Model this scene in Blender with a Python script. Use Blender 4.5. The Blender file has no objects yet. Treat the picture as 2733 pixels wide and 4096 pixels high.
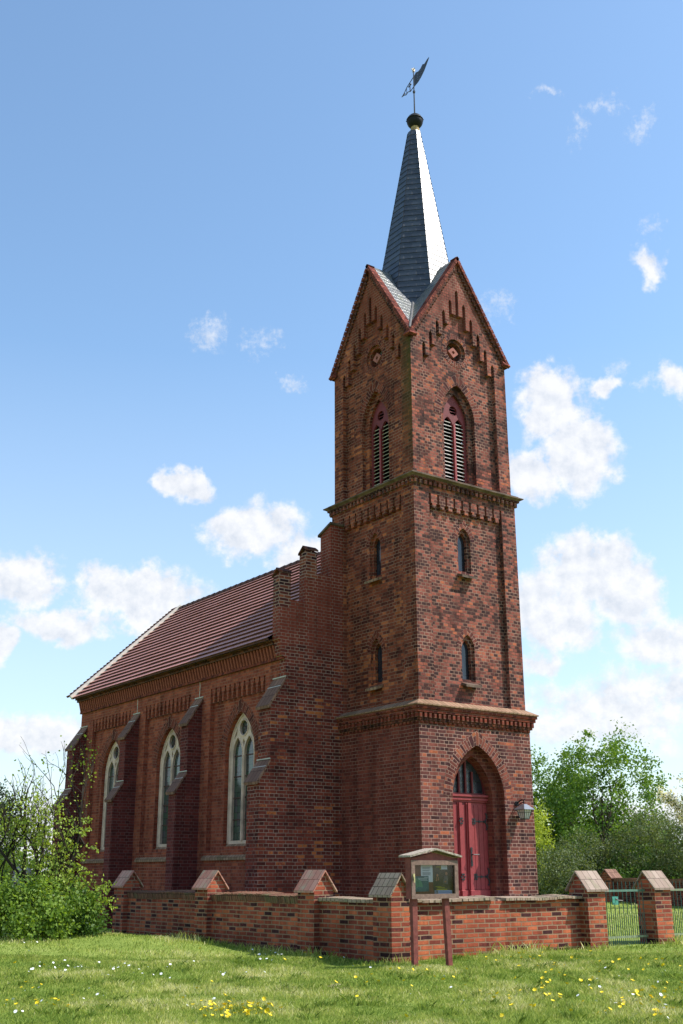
import bpy, math, random
import numpy as np
from mathutils import Matrix, Vector
from mathutils.geometry import tessellate_polygon

# ------------------------------------------------------------------ camera, sky, sun, exposure
scn = bpy.context.scene
col = scn.collection
CAM = Vector((-15.859, -18.881, 1.6))
cd = bpy.data.cameras.new('camera'); cam = bpy.data.objects.new('camera', cd); col.objects.link(cam)
cd.sensor_fit = 'VERTICAL'; cd.sensor_height = 36; cd.lens = 39.02; cd.clip_start = .1; cd.clip_end = 5000
Rt = Vector((0.808568, -0.588395, -0.003038)); Dn = Vector((0.18011, 0.252414, -0.950709)); Fw = Vector((0.560159, 0.768165, 0.31007))
M = Matrix((( Rt.x, -Dn.x, -Fw.x, CAM.x), (Rt.y, -Dn.y, -Fw.y, CAM.y), (Rt.z, -Dn.z, -Fw.z, CAM.z), (0, 0, 0, 1)))
cam.matrix_world = M
scn.camera = cam
scn.render.resolution_x = 683; scn.render.resolution_y = 1024

SUNV = Vector((1.35, -1.0, 2.2)).normalized()
EL = math.asin(SUNV.z); ROT = math.atan2(SUNV.x, SUNV.y)
w = bpy.data.worlds.new('World'); scn.world = w; w.use_nodes = True
nt = w.node_tree; N = nt.nodes; L = nt.links; N.clear()
out = N.new('ShaderNodeOutputWorld'); bg = N.new('ShaderNodeBackground'); bg.inputs[1].default_value = .11
sky = N.new('ShaderNodeTexSky'); sky.sky_type = 'NISHITA'; sky.sun_disc = False
sky.sun_elevation = EL; sky.sun_rotation = ROT; sky.air_density = 1.0; sky.dust_density = .6; sky.ozone_density = 1.6
CLOUDS = [(42.2,23.1,1.9,1.9,1.00),(41.0,20.4,2.0,1.9,1.00),(43.5,19.6,1.4,1.3,0.90),(39.4,23.8,1.0,0.6,0.80),(41.0,14.6,2.4,1.7,1.00),(42.9,12.7,2.4,2.0,1.00),(38.9,13.2,1.7,1.7,1.00),(37.6,10.7,2.7,1.3,0.80),(43.7,10.2,1.3,0.6,0.70),(40.4,7.5,5.3,2.0,0.75),(37.6,8.2,2.4,1.5,0.70),(70.3,14.1,1.8,1.3,1.00),(68.4,12.0,2.6,0.8,0.90),(64.3,13.4,3.2,1.4,1.00),(66.5,14.0,1.3,1.0,1.00),(71.2,10.7,0.7,1.0,0.90),(58.6,17.1,2.5,1.3,1.00),(56.2,15.8,1.6,1.1,1.00),(62.5,19.4,1.4,0.9,1.00),(69.0,6.7,2.4,1.1,0.95),(61.5,27.2,1.4,0.9,0.62),(36.4,29.4,0.9,0.8,0.70),(36.2,35.9,1.0,0.9,0.65),(38.3,37.1,1.2,0.5,0.55),(41.4,38.0,1.0,0.3,0.55),(39.7,36.1,0.7,0.9,0.50),(35.7,23.7,1.1,1.1,0.70),(58.4,26.4,1.2,0.8,0.50),(56.7,24.9,0.6,0.4,0.60),(57.6,27.0,0.7,0.4,0.50),(45.2,28.2,1.5,0.9,0.50),(36.1,31.1,0.7,0.6,0.55),(38.8,24.7,0.7,0.6,0.60),(68.0,2.2,4.1,2.2,0.60),(38.8,2.1,4.0,2.0,0.60),(37.3,23.7,0.9,0.5,0.55)]
CLOUDS += [(20,14,7,3,.9),(5,20,8,4,.9),(88,16,6,3,.9),(105,12,9,4,.9),(130,20,10,5,.9),(-20,18,9,5,.8),(160,15,10,5,.9),(190,22,10,5,.9)]

def wm(op, a, b=None, c=None, clamp=False):
    n = N.new('ShaderNodeMath'); n.operation = op; n.use_clamp = clamp
    for i, v in enumerate((a, b, c)):
        if v is None: continue
        if isinstance(v, (int, float)): n.inputs[i].default_value = v
        else: L.new(v, n.inputs[i])
    return n.outputs[0]
tc = N.new('ShaderNodeTexCoord')
sep = N.new('ShaderNodeSeparateXYZ'); L.new(tc.outputs['Generated'], sep.inputs[0])
azr = wm('ARCTAN2', sep.outputs[1], sep.outputs[0]); elr = wm('ARCSINE', sep.outputs[2])
az = wm('MULTIPLY', azr, 57.29578); el = wm('MULTIPLY', elr, 57.29578)
comb = N.new('ShaderNodeCombineXYZ'); L.new(az, comb.inputs[0]); L.new(el, comb.inputs[1])
def noise(scale, detail, rough, dx=0):
    n = N.new('ShaderNodeTexNoise'); n.inputs['Scale'].default_value = scale; n.inputs['Detail'].default_value = detail; n.inputs['Roughness'].default_value = rough
    m = N.new('ShaderNodeVectorMath'); m.operation = 'ADD'; m.inputs[1].default_value = (dx, dx * .7, 0); L.new(comb.outputs[0], m.inputs[0]); L.new(m.outputs[0], n.inputs[0]); return n
nw = noise(.42, 4, .6)
wv = N.new('ShaderNodeVectorMath'); wv.operation = 'SUBTRACT'; L.new(nw.outputs['Color'], wv.inputs[0]); wv.inputs[1].default_value = (.5, .5, .5)
ws = N.new('ShaderNodeVectorMath'); ws.operation = 'SCALE'; L.new(wv.outputs[0], ws.inputs[0]); ws.inputs['Scale'].default_value = 2.6
wa = N.new('ShaderNodeVectorMath'); wa.operation = 'ADD'; L.new(comb.outputs[0], wa.inputs[0]); L.new(ws.outputs[0], wa.inputs[1])
acc = None; acc2 = None
for (a, e, ra, re, s) in CLOUDS:
    m = N.new('ShaderNodeMapping'); m.vector_type = 'POINT'
    m.inputs['Location'].default_value = (-a / (ra * 1.62), -e / (re * 1.62), 0); m.inputs['Scale'].default_value = (1 / (ra * 1.62), 1 / (re * 1.62), 1)
    L.new(wa.outputs[0], m.inputs[0])
    ln = N.new('ShaderNodeVectorMath'); ln.operation = 'LENGTH'; L.new(m.outputs[0], ln.inputs[0])
    v = wm('MULTIPLY', wm('SUBTRACT', 1.0, ln.outputs['Value'], clamp=True), s)
    if s < .66 and e > 5: acc2 = v if acc2 is None else wm('MAXIMUM', acc2, v)
    else: acc = v if acc is None else wm('MAXIMUM', acc, v)
nb1 = noise(.62, 8, .62, 3.1); nb2 = noise(2.4, 7, .7, 9.0)
shf = N.new('ShaderNodeVectorMath'); shf.operation = 'ADD'; shf.inputs[1].default_value = (3.1 - .35, 3.1 * .7 + .55, 0); L.new(comb.outputs[0], shf.inputs[0])
nb1s = N.new('ShaderNodeTexNoise'); nb1s.inputs['Scale'].default_value = .62; nb1s.inputs['Detail'].default_value = 5; nb1s.inputs['Roughness'].default_value = .62; L.new(shf.outputs[0], nb1s.inputs[0])
lit = wm('ADD', wm('MULTIPLY', wm('SUBTRACT', nb1.outputs[0], nb1s.outputs[0]), 2.8), .66, clamp=True)
dens = wm('ADD', acc, wm('MULTIPLY', wm('SUBTRACT', nb1.outputs[0], .5), .75))
dens = wm('ADD', dens, wm('MULTIPLY', wm('SUBTRACT', nb2.outputs[0], .5), .30))
dens = wm('MULTIPLY', dens, wm('MULTIPLY', acc, 12, clamp=True))
mr = N.new('ShaderNodeMapRange'); mr.interpolation_type = 'SMOOTHSTEP'; L.new(dens, mr.inputs[0])
mr.inputs[1].default_value = .17; mr.inputs[2].default_value = .52; mr.inputs[4].default_value = .93
dw = wm('ADD', wm('MULTIPLY', acc2, 1.3), wm('MULTIPLY', wm('SUBTRACT', nb2.outputs[0], .5), 1.5)); dw = wm('MULTIPLY', dw, wm('MULTIPLY', acc2, 6, clamp=True))
mr2 = N.new('ShaderNodeMapRange'); mr2.interpolation_type = 'SMOOTHSTEP'; L.new(dw, mr2.inputs[0]); mr2.inputs[1].default_value = .2; mr2.inputs[2].default_value = 1.0; mr2.inputs[4].default_value = .62
mrt = wm('MAXIMUM', mr.outputs[0], mr2.outputs[0])
# paler air toward the horizon
hz = N.new('ShaderNodeMapRange'); L.new(el, hz.inputs[0]); hz.inputs[1].default_value = 26; hz.inputs[2].default_value = -2; hz.inputs[3].default_value = 0; hz.inputs[4].default_value = .62
shade = N.new('ShaderNodeMix'); shade.data_type = 'RGBA'; L.new(lit, shade.inputs[0])
CW = 6.7
shade.inputs[6].default_value = (CW * .77, CW * .82, CW * .91, 1); shade.inputs[7].default_value = (CW * 1.06, CW * 1.06, CW * 1.08, 1)
tint = N.new('ShaderNodeMix'); tint.data_type = 'RGBA'; tint.blend_type = 'MULTIPLY'; tint.inputs[0].default_value = 1
L.new(sky.outputs[0], tint.inputs[6]); tint.inputs[7].default_value = (1.58, 1.74, 1.72, 1)
mxh = N.new('ShaderNodeMix'); mxh.data_type = 'RGBA'; L.new(hz.outputs[0], mxh.inputs[0]); L.new(tint.outputs[2], mxh.inputs[6]); mxh.inputs[7].default_value = (CW * .8, CW * .86, CW * .96, 1)
mx = N.new('ShaderNodeMix'); mx.data_type = 'RGBA'; L.new(mrt, mx.inputs[0]); L.new(mxh.outputs[2], mx.inputs[6]); L.new(shade.outputs[2], mx.inputs[7])
L.new(mx.outputs[2], bg.inputs[0]); L.new(bg.outputs[0], out.inputs[0])

sd = bpy.data.lights.new('sun', 'SUN'); sun = bpy.data.objects.new('sun', sd); col.objects.link(sun)
sd.energy = 4.9; sd.angle = math.radians(.53); sd.color = (1, .955, .89)
sun.rotation_euler = SUNV.to_track_quat('Z', 'Y').to_euler(); sun.location = (20, -20, 40)
scn.view_settings.view_transform = 'Standard'; scn.view_settings.look = 'None'; scn.view_settings.gamma = 1
scn.view_settings.exposure = 0.4

# ------------------------------------------------------------------ materials
class Mat:
    def __init__(s, name, rough=.8, spec=.3):
        s.m = bpy.data.materials.new(name); s.m.use_nodes = True; s.nt = s.m.node_tree; s.N = s.nt.nodes; s.L = s.nt.links
        s.b = s.N['Principled BSDF']; s.b.inputs['Roughness'].default_value = rough; s.b.inputs['Specular IOR Level'].default_value = spec
    def node(s, t, **k):
        n = s.N.new(t)
        for a, b in k.items(): setattr(n, a, b)
        return n
    def set(s, n, key, v):
        if isinstance(v, (int, float, tuple)): n.inputs[key].default_value = v
        else: s.L.new(v, n.inputs[key])
    def math(s, op, a, b=0., clamp=False):
        n = s.node('ShaderNodeMath', operation=op, use_clamp=clamp); s.set(n, 0, a); s.set(n, 1, b); return n.outputs[0]
    def noise(s, scale, detail=4, rough=.55, vec=None, dist=0.):
        n = s.node('ShaderNodeTexNoise'); n.inputs['Scale'].default_value = scale; n.inputs['Detail'].default_value = detail; n.inputs['Roughness'].default_value = rough; n.inputs['Distortion'].default_value = dist
        if vec is None:
            if not hasattr(s, 'tc'): s.tc = s.node('ShaderNodeNewGeometry')
            vec = s.tc.outputs['Position']
        s.L.new(vec, n.inputs['Vector']); return n.outputs[0]
    def ramp(s, fac, stops, mode='LINEAR'):
        n = s.node('ShaderNodeValToRGB'); n.color_ramp.interpolation = mode
        e = n.color_ramp.elements
        while len(e) > 1: e.remove(e[-1])
        e[0].position = stops[0][0]; e[0].color = (*stops[0][1], 1)
        for p, c in stops[1:]:
            x = e.new(p); x.color = (*c, 1)
        s.L.new(fac, n.inputs[0]); return n.outputs[0]
    def mix(s, f, a, b, blend='MIX'):
        n = s.node('ShaderNodeMix', data_type='RGBA', blend_type=blend)
        for k, v in ((0, f), (6, a), (7, b)):
            if isinstance(v, tuple) and len(v) == 3: v = (*v, 1)
            s.set(n, k, v)
        return n.outputs[2]
    def color(s, c):
        if isinstance(c, tuple): s.b.inputs['Base Color'].default_value = (*c, 1)
        else: s.L.new(c, s.b.inputs['Base Color'])
    def bump(s, h, strength=.5, dist=.01):
        n = s.node('ShaderNodeBump'); n.inputs['Strength'].default_value = strength; n.inputs['Distance'].default_value = dist
        s.L.new(h, n.inputs['Height']); s.L.new(n.outputs[0], s.b.inputs['Normal'])

def simple(name, c, rough=.7, spec=.3, var=.25, scale=6., bump=0., metal=0.):
    m = Mat(name, rough, spec); n = m.noise(scale, 5, .6)
    lo = tuple(x * (1 - var) for x in c); hi = tuple(min(1, x * (1 + var)) for x in c)
    m.color(m.ramp(n, [(.3, lo), (.7, hi)])); m.b.inputs['Metallic'].default_value = metal
    if bump: m.bump(m.noise(scale * 6, 4), .6, bump)
    return m.m

def brick(name, stops, mortar=(.36, .27, .21), stain=.35, bw=.26, rh=.0775, ms=.0072, stainscale=.8, zgrad=None, moss=None, ztop=None, streak=.75, mortar_dark=.5, header=.5, light=1.0, bumpd=.012):
    m = Mat(name, .9, .10)
    uv = m.node('ShaderNodeUVMap').outputs[0]
    # slight irregularity of the courses
    wob = m.node('ShaderNodeTexNoise'); wob.inputs['Scale'].default_value = 3.5; wob.inputs['Detail'].default_value = 3; m.L.new(uv, wob.inputs[0])
    sub = m.node('ShaderNodeVectorMath', operation='SUBTRACT'); m.L.new(wob.outputs['Color'], sub.inputs[0]); sub.inputs[1].default_value = (.5, .5, .5)
    sc = m.node('ShaderNodeVectorMath', operation='SCALE'); m.L.new(sub.outputs[0], sc.inputs[0]); sc.inputs['Scale'].default_value = .022
    ad = m.node('ShaderNodeVectorMath', operation='ADD'); m.L.new(uv, ad.inputs[0]); m.L.new(sc.outputs[0], ad.inputs[1])
    t = m.node('ShaderNodeTexBrick'); t.offset = .5; t.offset_frequency = 2; t.squash = header; t.squash_frequency = 2
    m.L.new(ad.outputs[0], t.inputs['Vector'])
    for k, v in (('Color1', (0, 0, 0, 1)), ('Color2', (1, 1, 1, 1)), ('Mortar', (.5, .5, .5, 1)), ('Scale', 1.), ('Mortar Size', ms), ('Mortar Smooth', .25), ('Bias', 0.), ('Brick Width', bw), ('Row Height', rh)): t.inputs[k].default_value = v
    g = t.outputs['Color']
    big = m.noise(stainscale, 5, .6); fine = m.noise(22., 3, .6)
    f = m.math('ADD', g, m.math('MULTIPLY', m.math('SUBTRACT', big, .5), stain * 3.2))
    f = m.math('ADD', f, m.math('MULTIPLY', m.math('SUBTRACT', fine, .5), .28), clamp=True)
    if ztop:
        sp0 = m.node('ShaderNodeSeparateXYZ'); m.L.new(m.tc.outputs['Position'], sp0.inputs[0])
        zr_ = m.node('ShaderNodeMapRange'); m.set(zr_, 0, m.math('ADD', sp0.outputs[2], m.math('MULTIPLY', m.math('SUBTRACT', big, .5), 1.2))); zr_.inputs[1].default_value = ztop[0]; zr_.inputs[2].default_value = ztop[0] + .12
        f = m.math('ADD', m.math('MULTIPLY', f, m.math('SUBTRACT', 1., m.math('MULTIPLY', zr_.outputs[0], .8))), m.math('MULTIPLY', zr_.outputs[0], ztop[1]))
    c = m.ramp(f, stops)
    pat = m.noise(7., 4, .7)
    c = m.mix(.55, c, m.ramp(pat, [(.25, (.62, .6, .6)), (.75, (1.28, 1.25, 1.22))]), 'MULTIPLY')
    mp = m.node('ShaderNodeVectorMath', operation='MULTIPLY'); m.L.new(m.tc.outputs['Position'], mp.inputs[0]); mp.inputs[1].default_value = (3.2, 3.2, .28)
    stk = m.noise(1., 5, .65, mp.outputs[0])
    c = m.mix(streak, c, m.ramp(stk, [(.36, (.50, .47, .46)), (.50, (1, 1, 1)), (.68, (1.14, 1.1, 1.08))]), 'MULTIPLY')
    sp = m.node('ShaderNodeSeparateXYZ'); m.L.new(m.tc.outputs['Position'], sp.inputs[0])
    md = m.mix(m.ramp(m.noise(1.3, 5, .7), [(.35, (0, 0, 0)), (.62, (1, 1, 1))]), tuple(x * mortar_dark for x in mortar), mortar)
    c = m.mix(m.math('MULTIPLY', t.outputs['Fac'], .82), c, md)
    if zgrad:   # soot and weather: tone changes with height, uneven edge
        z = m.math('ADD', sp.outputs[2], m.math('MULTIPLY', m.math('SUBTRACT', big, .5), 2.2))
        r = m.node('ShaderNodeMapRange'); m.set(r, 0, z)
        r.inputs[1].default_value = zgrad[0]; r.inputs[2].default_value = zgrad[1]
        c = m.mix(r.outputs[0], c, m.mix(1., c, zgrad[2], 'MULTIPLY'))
    if moss:
        x = m.math('ABSOLUTE', m.math('SUBTRACT', sp.outputs[moss[0]], moss[1]))
        a = m.math('SUBTRACT', 1., m.math('DIVIDE', x, moss[2]), clamp=True)
        zz = m.node('ShaderNodeMapRange'); m.set(zz, 0, sp.outputs[2]); zz.inputs[1].default_value = moss[3]; zz.inputs[2].default_value = moss[4]
        a = m.math('MULTIPLY', a, zz.outputs[0]); a = m.math('MULTIPLY', a, m.math('ADD', m.noise(5., 4, .6), .35), clamp=True)
        c = m.mix(a, c, (.055, .062, .015))
    c = m.mix(1., c, (1.03, .91, .92), 'MULTIPLY')
    m.color(c)
    h = m.math('SUBTRACT', m.math('MULTIPLY', fine, .35), t.outputs['Fac'])
    m.bump(m.math('ADD', h, m.math('MULTIPLY', g, .35)), .8, bumpd)
    return m.m

DK = (.048, .029, .029); PU = (.085, .041, .037); MR = (.12, .034, .022); RD = (.24, .066, .032); OR = (.40, .14, .055); PK = (.30, .105, .072)
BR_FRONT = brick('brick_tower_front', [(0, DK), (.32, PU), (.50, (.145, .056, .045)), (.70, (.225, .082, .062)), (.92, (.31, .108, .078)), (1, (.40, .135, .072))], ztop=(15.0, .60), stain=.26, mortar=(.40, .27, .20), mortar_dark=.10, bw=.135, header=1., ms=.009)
BR_BASE = brick('brick_tower_base', [(0, (.05, .027, .027)), (.28, (.092, .039, .036)), (.62, (.155, .058, .046)), (.88, (.225, .08, .06)), (1, (.38, .125, .06))], stain=.16, mortar=(.50, .36, .28), mortar_dark=.4)
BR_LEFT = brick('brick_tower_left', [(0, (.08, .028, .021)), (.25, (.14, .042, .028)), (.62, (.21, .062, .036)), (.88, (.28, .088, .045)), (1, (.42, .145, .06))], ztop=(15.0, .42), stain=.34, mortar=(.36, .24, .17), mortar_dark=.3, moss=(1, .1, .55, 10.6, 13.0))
BR_LBASE = brick('brick_base_left', [(0, (.11, .032, .025)), (.4, (.15, .042, .031)), (.7, (.185, .052, .036)), (1, (.22, .065, .042))], stain=.16, mortar=(.34, .22, .17), mortar_dark=.35)
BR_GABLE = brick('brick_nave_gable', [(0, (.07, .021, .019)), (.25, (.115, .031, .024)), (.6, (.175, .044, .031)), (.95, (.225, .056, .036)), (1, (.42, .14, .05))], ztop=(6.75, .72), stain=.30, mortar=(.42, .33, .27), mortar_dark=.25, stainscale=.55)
BR_NAVE = brick('brick_nave_side', [(0, (.20, .054, .033)), (.5, (.275, .077, .045)), (1, (.36, .115, .06))], stain=.15, mortar=(.34, .20, .14), mortar_dark=.55)
BR_BUTT = brick('brick_buttress', [(0, (.085, .023, .021)), (.5, (.125, .031, .027)), (1, (.175, .043, .034))], stain=.14, mortar=(.24, .15, .13), mortar_dark=.55)
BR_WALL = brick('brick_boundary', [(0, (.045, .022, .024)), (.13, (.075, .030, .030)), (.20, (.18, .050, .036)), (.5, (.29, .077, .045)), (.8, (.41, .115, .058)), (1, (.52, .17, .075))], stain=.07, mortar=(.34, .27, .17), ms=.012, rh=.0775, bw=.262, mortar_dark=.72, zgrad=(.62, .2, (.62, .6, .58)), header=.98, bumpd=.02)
BR_RED = brick('brick_red_trim', [(0, (.07, .02, .018)), (.5, (.17, .045, .03)), (1, (.26, .07, .04))], stain=.2, mortar=(.30, .17, .12), mortar_dark=.4, bw=.13, header=1.)
BR_PORT = brick('brick_portal_reveal', [(0, (.09, .030, .026)), (.5, (.15, .045, .034)), (1, (.22, .07, .045))], stain=.15, mortar=(.26, .13, .09), mortar_dark=.6)
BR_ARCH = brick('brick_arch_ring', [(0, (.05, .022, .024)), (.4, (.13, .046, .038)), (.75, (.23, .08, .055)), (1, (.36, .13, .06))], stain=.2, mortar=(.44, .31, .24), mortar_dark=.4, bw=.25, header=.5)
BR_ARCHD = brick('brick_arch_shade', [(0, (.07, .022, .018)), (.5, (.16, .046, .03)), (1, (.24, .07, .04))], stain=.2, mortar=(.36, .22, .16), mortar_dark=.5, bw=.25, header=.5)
BR_FAR = brick('brick_far_wall', [(0, (.04, .018, .018)), (.5, (.16, .05, .03)), (1, (.30, .09, .045))], stain=.3, mortar=(.25, .17, .12))
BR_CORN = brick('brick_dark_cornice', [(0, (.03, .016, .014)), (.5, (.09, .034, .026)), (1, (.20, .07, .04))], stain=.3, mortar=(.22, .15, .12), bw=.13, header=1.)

def tile_mat(name, c1, c2, rough, spec, bw, rh, ms=.006, stain=.5, bd=.006, lichen=None):
    m = Mat(name, rough, spec); uv = m.node('ShaderNodeUVMap').outputs[0]
    t = m.node('ShaderNodeTexBrick'); m.L.new(uv, t.inputs['Vector'])
    for k, v in (('Color1', (0, 0, 0, 1)), ('Color2', (1, 1, 1, 1)), ('Mortar', (0, 0, 0, 1)), ('Scale', 1.), ('Mortar Size', ms), ('Mortar Smooth', .2), ('Brick Width', bw), ('Row Height', rh)): t.inputs[k].default_value = v
    f = m.math('ADD', m.math('MULTIPLY', t.outputs['Color'], .6), m.math('MULTIPLY', m.noise(2.5, 5, .65), stain), clamp=True)
    c = m.ramp(f, [(.1, c1), (.85, c2)])
    if lichen: c = m.mix(m.ramp(m.noise(3.2, 6, .7), [(.5, (0, 0, 0)), (.68, (1, 1, 1))]), c, lichen)
    c = m.mix(m.math('MULTIPLY', t.outputs['Fac'], .8), c, tuple(x * .25 for x in c1))
    m.color(c); m.bump(m.math('SUBTRACT', m.math('MULTIPLY', t.outputs['Color'], .5), t.outputs['Fac']), .6, bd); return m.m
SLATE = tile_mat('slate', (.018, .022, .033), (.050, .056, .074), .35, .55, .22, .1847, .003, .6, .0025)
SLATE_G = tile_mat('slate_gable', (.07, .075, .085), (.17, .175, .18), .33, 1., .2, .13, .006, .6, .006, (.14, .15, .10))  # base paler than the spire slate, sun glint partly painted into it
TILE = tile_mat('clay_roof_tile', (.47, .18, .13), (.60, .26, .19), .45, .3, .17, 5., .006, .3, .003)  # clay colour raised so the roof's sun sheen is partly in the base
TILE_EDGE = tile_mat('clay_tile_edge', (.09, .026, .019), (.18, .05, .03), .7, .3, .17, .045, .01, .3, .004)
SILL = tile_mat('weathered_sill_tile', (.20, .115, .07), (.36, .22, .145), .9, .1, .13, 3., .008, .6, .01, (.19, .14, .08))
COPE = tile_mat('weathered_coping', (.21, .135, .09), (.38, .28, .20), .85, .25, .125, .16, .008, .7, .012, (.22, .20, .12))
CAPT = tile_mat('clay_cap_tile', (.20, .13, .095), (.36, .27, .215), .8, .25, .155, .24, .006, .6, .01, (.22, .19, .12))
CAPL = tile_mat('red_cap_tile', (.36, .13, .09), (.52, .27, .20), .85, .15, .155, .24, .006, .6, .01, (.38, .33, .22))
CAPR = tile_mat('glazed_buttress_tile', (.13, .065, .048), (.28, .155, .11), .75, .12, .15, .3, .008, .5, .005)
SOOT = simple('sooty_moulded_stone', (.13, .088, .066), .9, .2, .6, 4., .01)
STONE = simple('cream_tracery_stone', (.60, .43, .33), .8, .25, .3, 3., .006)
WHITE = simple('white_verge_mortar', (.62, .58, .52), .8, .2, .15, 8., .005)
GREYM = simple('grey_mortar', (.5, .46, .40), .9, .2, .2, 8.)
REDW = simple('red_painted_wood', (.27, .038, .040), .55, .4, .16, 12., .003)
REDD = simple('red_painted_tracery', (.16, .024, .026), .6, .35, .2, 9., .003)
REDGABLE = brick('brick_gable_coping', [(0, (.09, .03, .026)), (.5, (.20, .06, .045)), (1, (.30, .10, .07))], stain=.3, mortar=(.08, .04, .03), bw=.13, header=1., mortar_dark=.6)
LOUV = simple('weathered_louvre_lit', (.62, .54, .50), .75, .3, .5, 5., .004)  # weathered slats of the front; their sunlit paleness is put into the colour
LOUV2 = simple('weathered_louvre_shaded', (.42, .36, .25), .8, .3, .4, 5.)  # same weathered slats on the other sides, shade painted in as a darker tone
IRON = simple('black_wrought_iron', (.022, .022, .025), .45, .5, .3, 20., .003)
DARKM = simple('dark_copper', (.012, .012, .015), .55, .15, .3, 4.)
GREENI = simple('green_painted_iron', (.03, .085, .07), .5, .45, .35, 12.)
GREENR = simple('worn_green_rail', (.20, .24, .14), .6, .35, .4, 14.)
WOODB = simple('brown_red_board_wood', (.19, .052, .040), .75, .3, .3, 14., .004)
WOODG = simple('weathered_grey_brown_wood', (.21, .135, .105), .85, .2, .3, 18., .006)
BOARDROOF = simple('mossy_felt_roof', (.36, .30, .24), .95, .1, .55, 30., .01)
OLDW = simple('bare_pale_wood', (.38, .26, .12), .85, .2, .4, 10., .006)
BACKG = simple('dusty_roundel_pane', (.12, .12, .115), .5, .4, .3, 8.)
PINKB = simple('pinkish_moulded_brick', (.34, .125, .10), .85, .2, .2, 8.)
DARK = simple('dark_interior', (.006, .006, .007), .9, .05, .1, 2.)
LEAD = simple('lead_flashing', (.16, .15, .145), .6, .4, .3, 6.)
GRANITE = simple('pale_grey_granite', (.36, .35, .34), .6, .3, .15, 20.)

def glassmat(name, stops, rough=.12, cell=(.11, .16)):
    m = Mat(name, rough, .6); uv = m.node('ShaderNodeUVMap').outputs[0]
    t = m.node('ShaderNodeTexBrick'); t.offset = 0; m.L.new(uv, t.inputs['Vector'])
    for k, v in (('Color1', (0, 0, 0, 1)), ('Color2', (1, 1, 1, 1)), ('Mortar', (0, 0, 0, 1)), ('Scale', 1.), ('Mortar Size', .005), ('Brick Width', cell[0]), ('Row Height', cell[1])): t.inputs[k].default_value = v
    f = m.math('ADD', m.math('MULTIPLY', t.outputs['Color'], .6), m.math('MULTIPLY', m.noise(1.2, 3), .5))
    c = m.ramp(f, stops); c = m.mix(t.outputs['Fac'], c, (.012, .012, .012))
    m.color(c); m.bump(m.math('ADD', m.noise(6., 2), t.outputs['Color']), .12, .01); return m.m
GLASS = glassmat('leaded_green_glass', [(.15, (.035, .055, .045)), (.45, (.06, .085, .055)), (.65, (.075, .05, .055)), (.9, (.07, .095, .085))])
GLASSD = glassmat('leaded_dark_glass', [(.15, (.018, .020, .028)), (.9, (.045, .05, .062))], .2, (.13, .2))
GLASSB = glassmat('plain_dark_glass', [(.15, (.012, .014, .02)), (.9, (.03, .032, .045))], .1, (.3, .4))

GREENI2 = simple('green_top_rail', (.10, .19, .14), .5, .4, .3, 12.)
SOLD = tile_mat('soldier_brick', (.09, .045, .03), (.26, .12, .075), .9, .2, .08, .3, .006, .7, .01, (.16, .14, .07))

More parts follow.
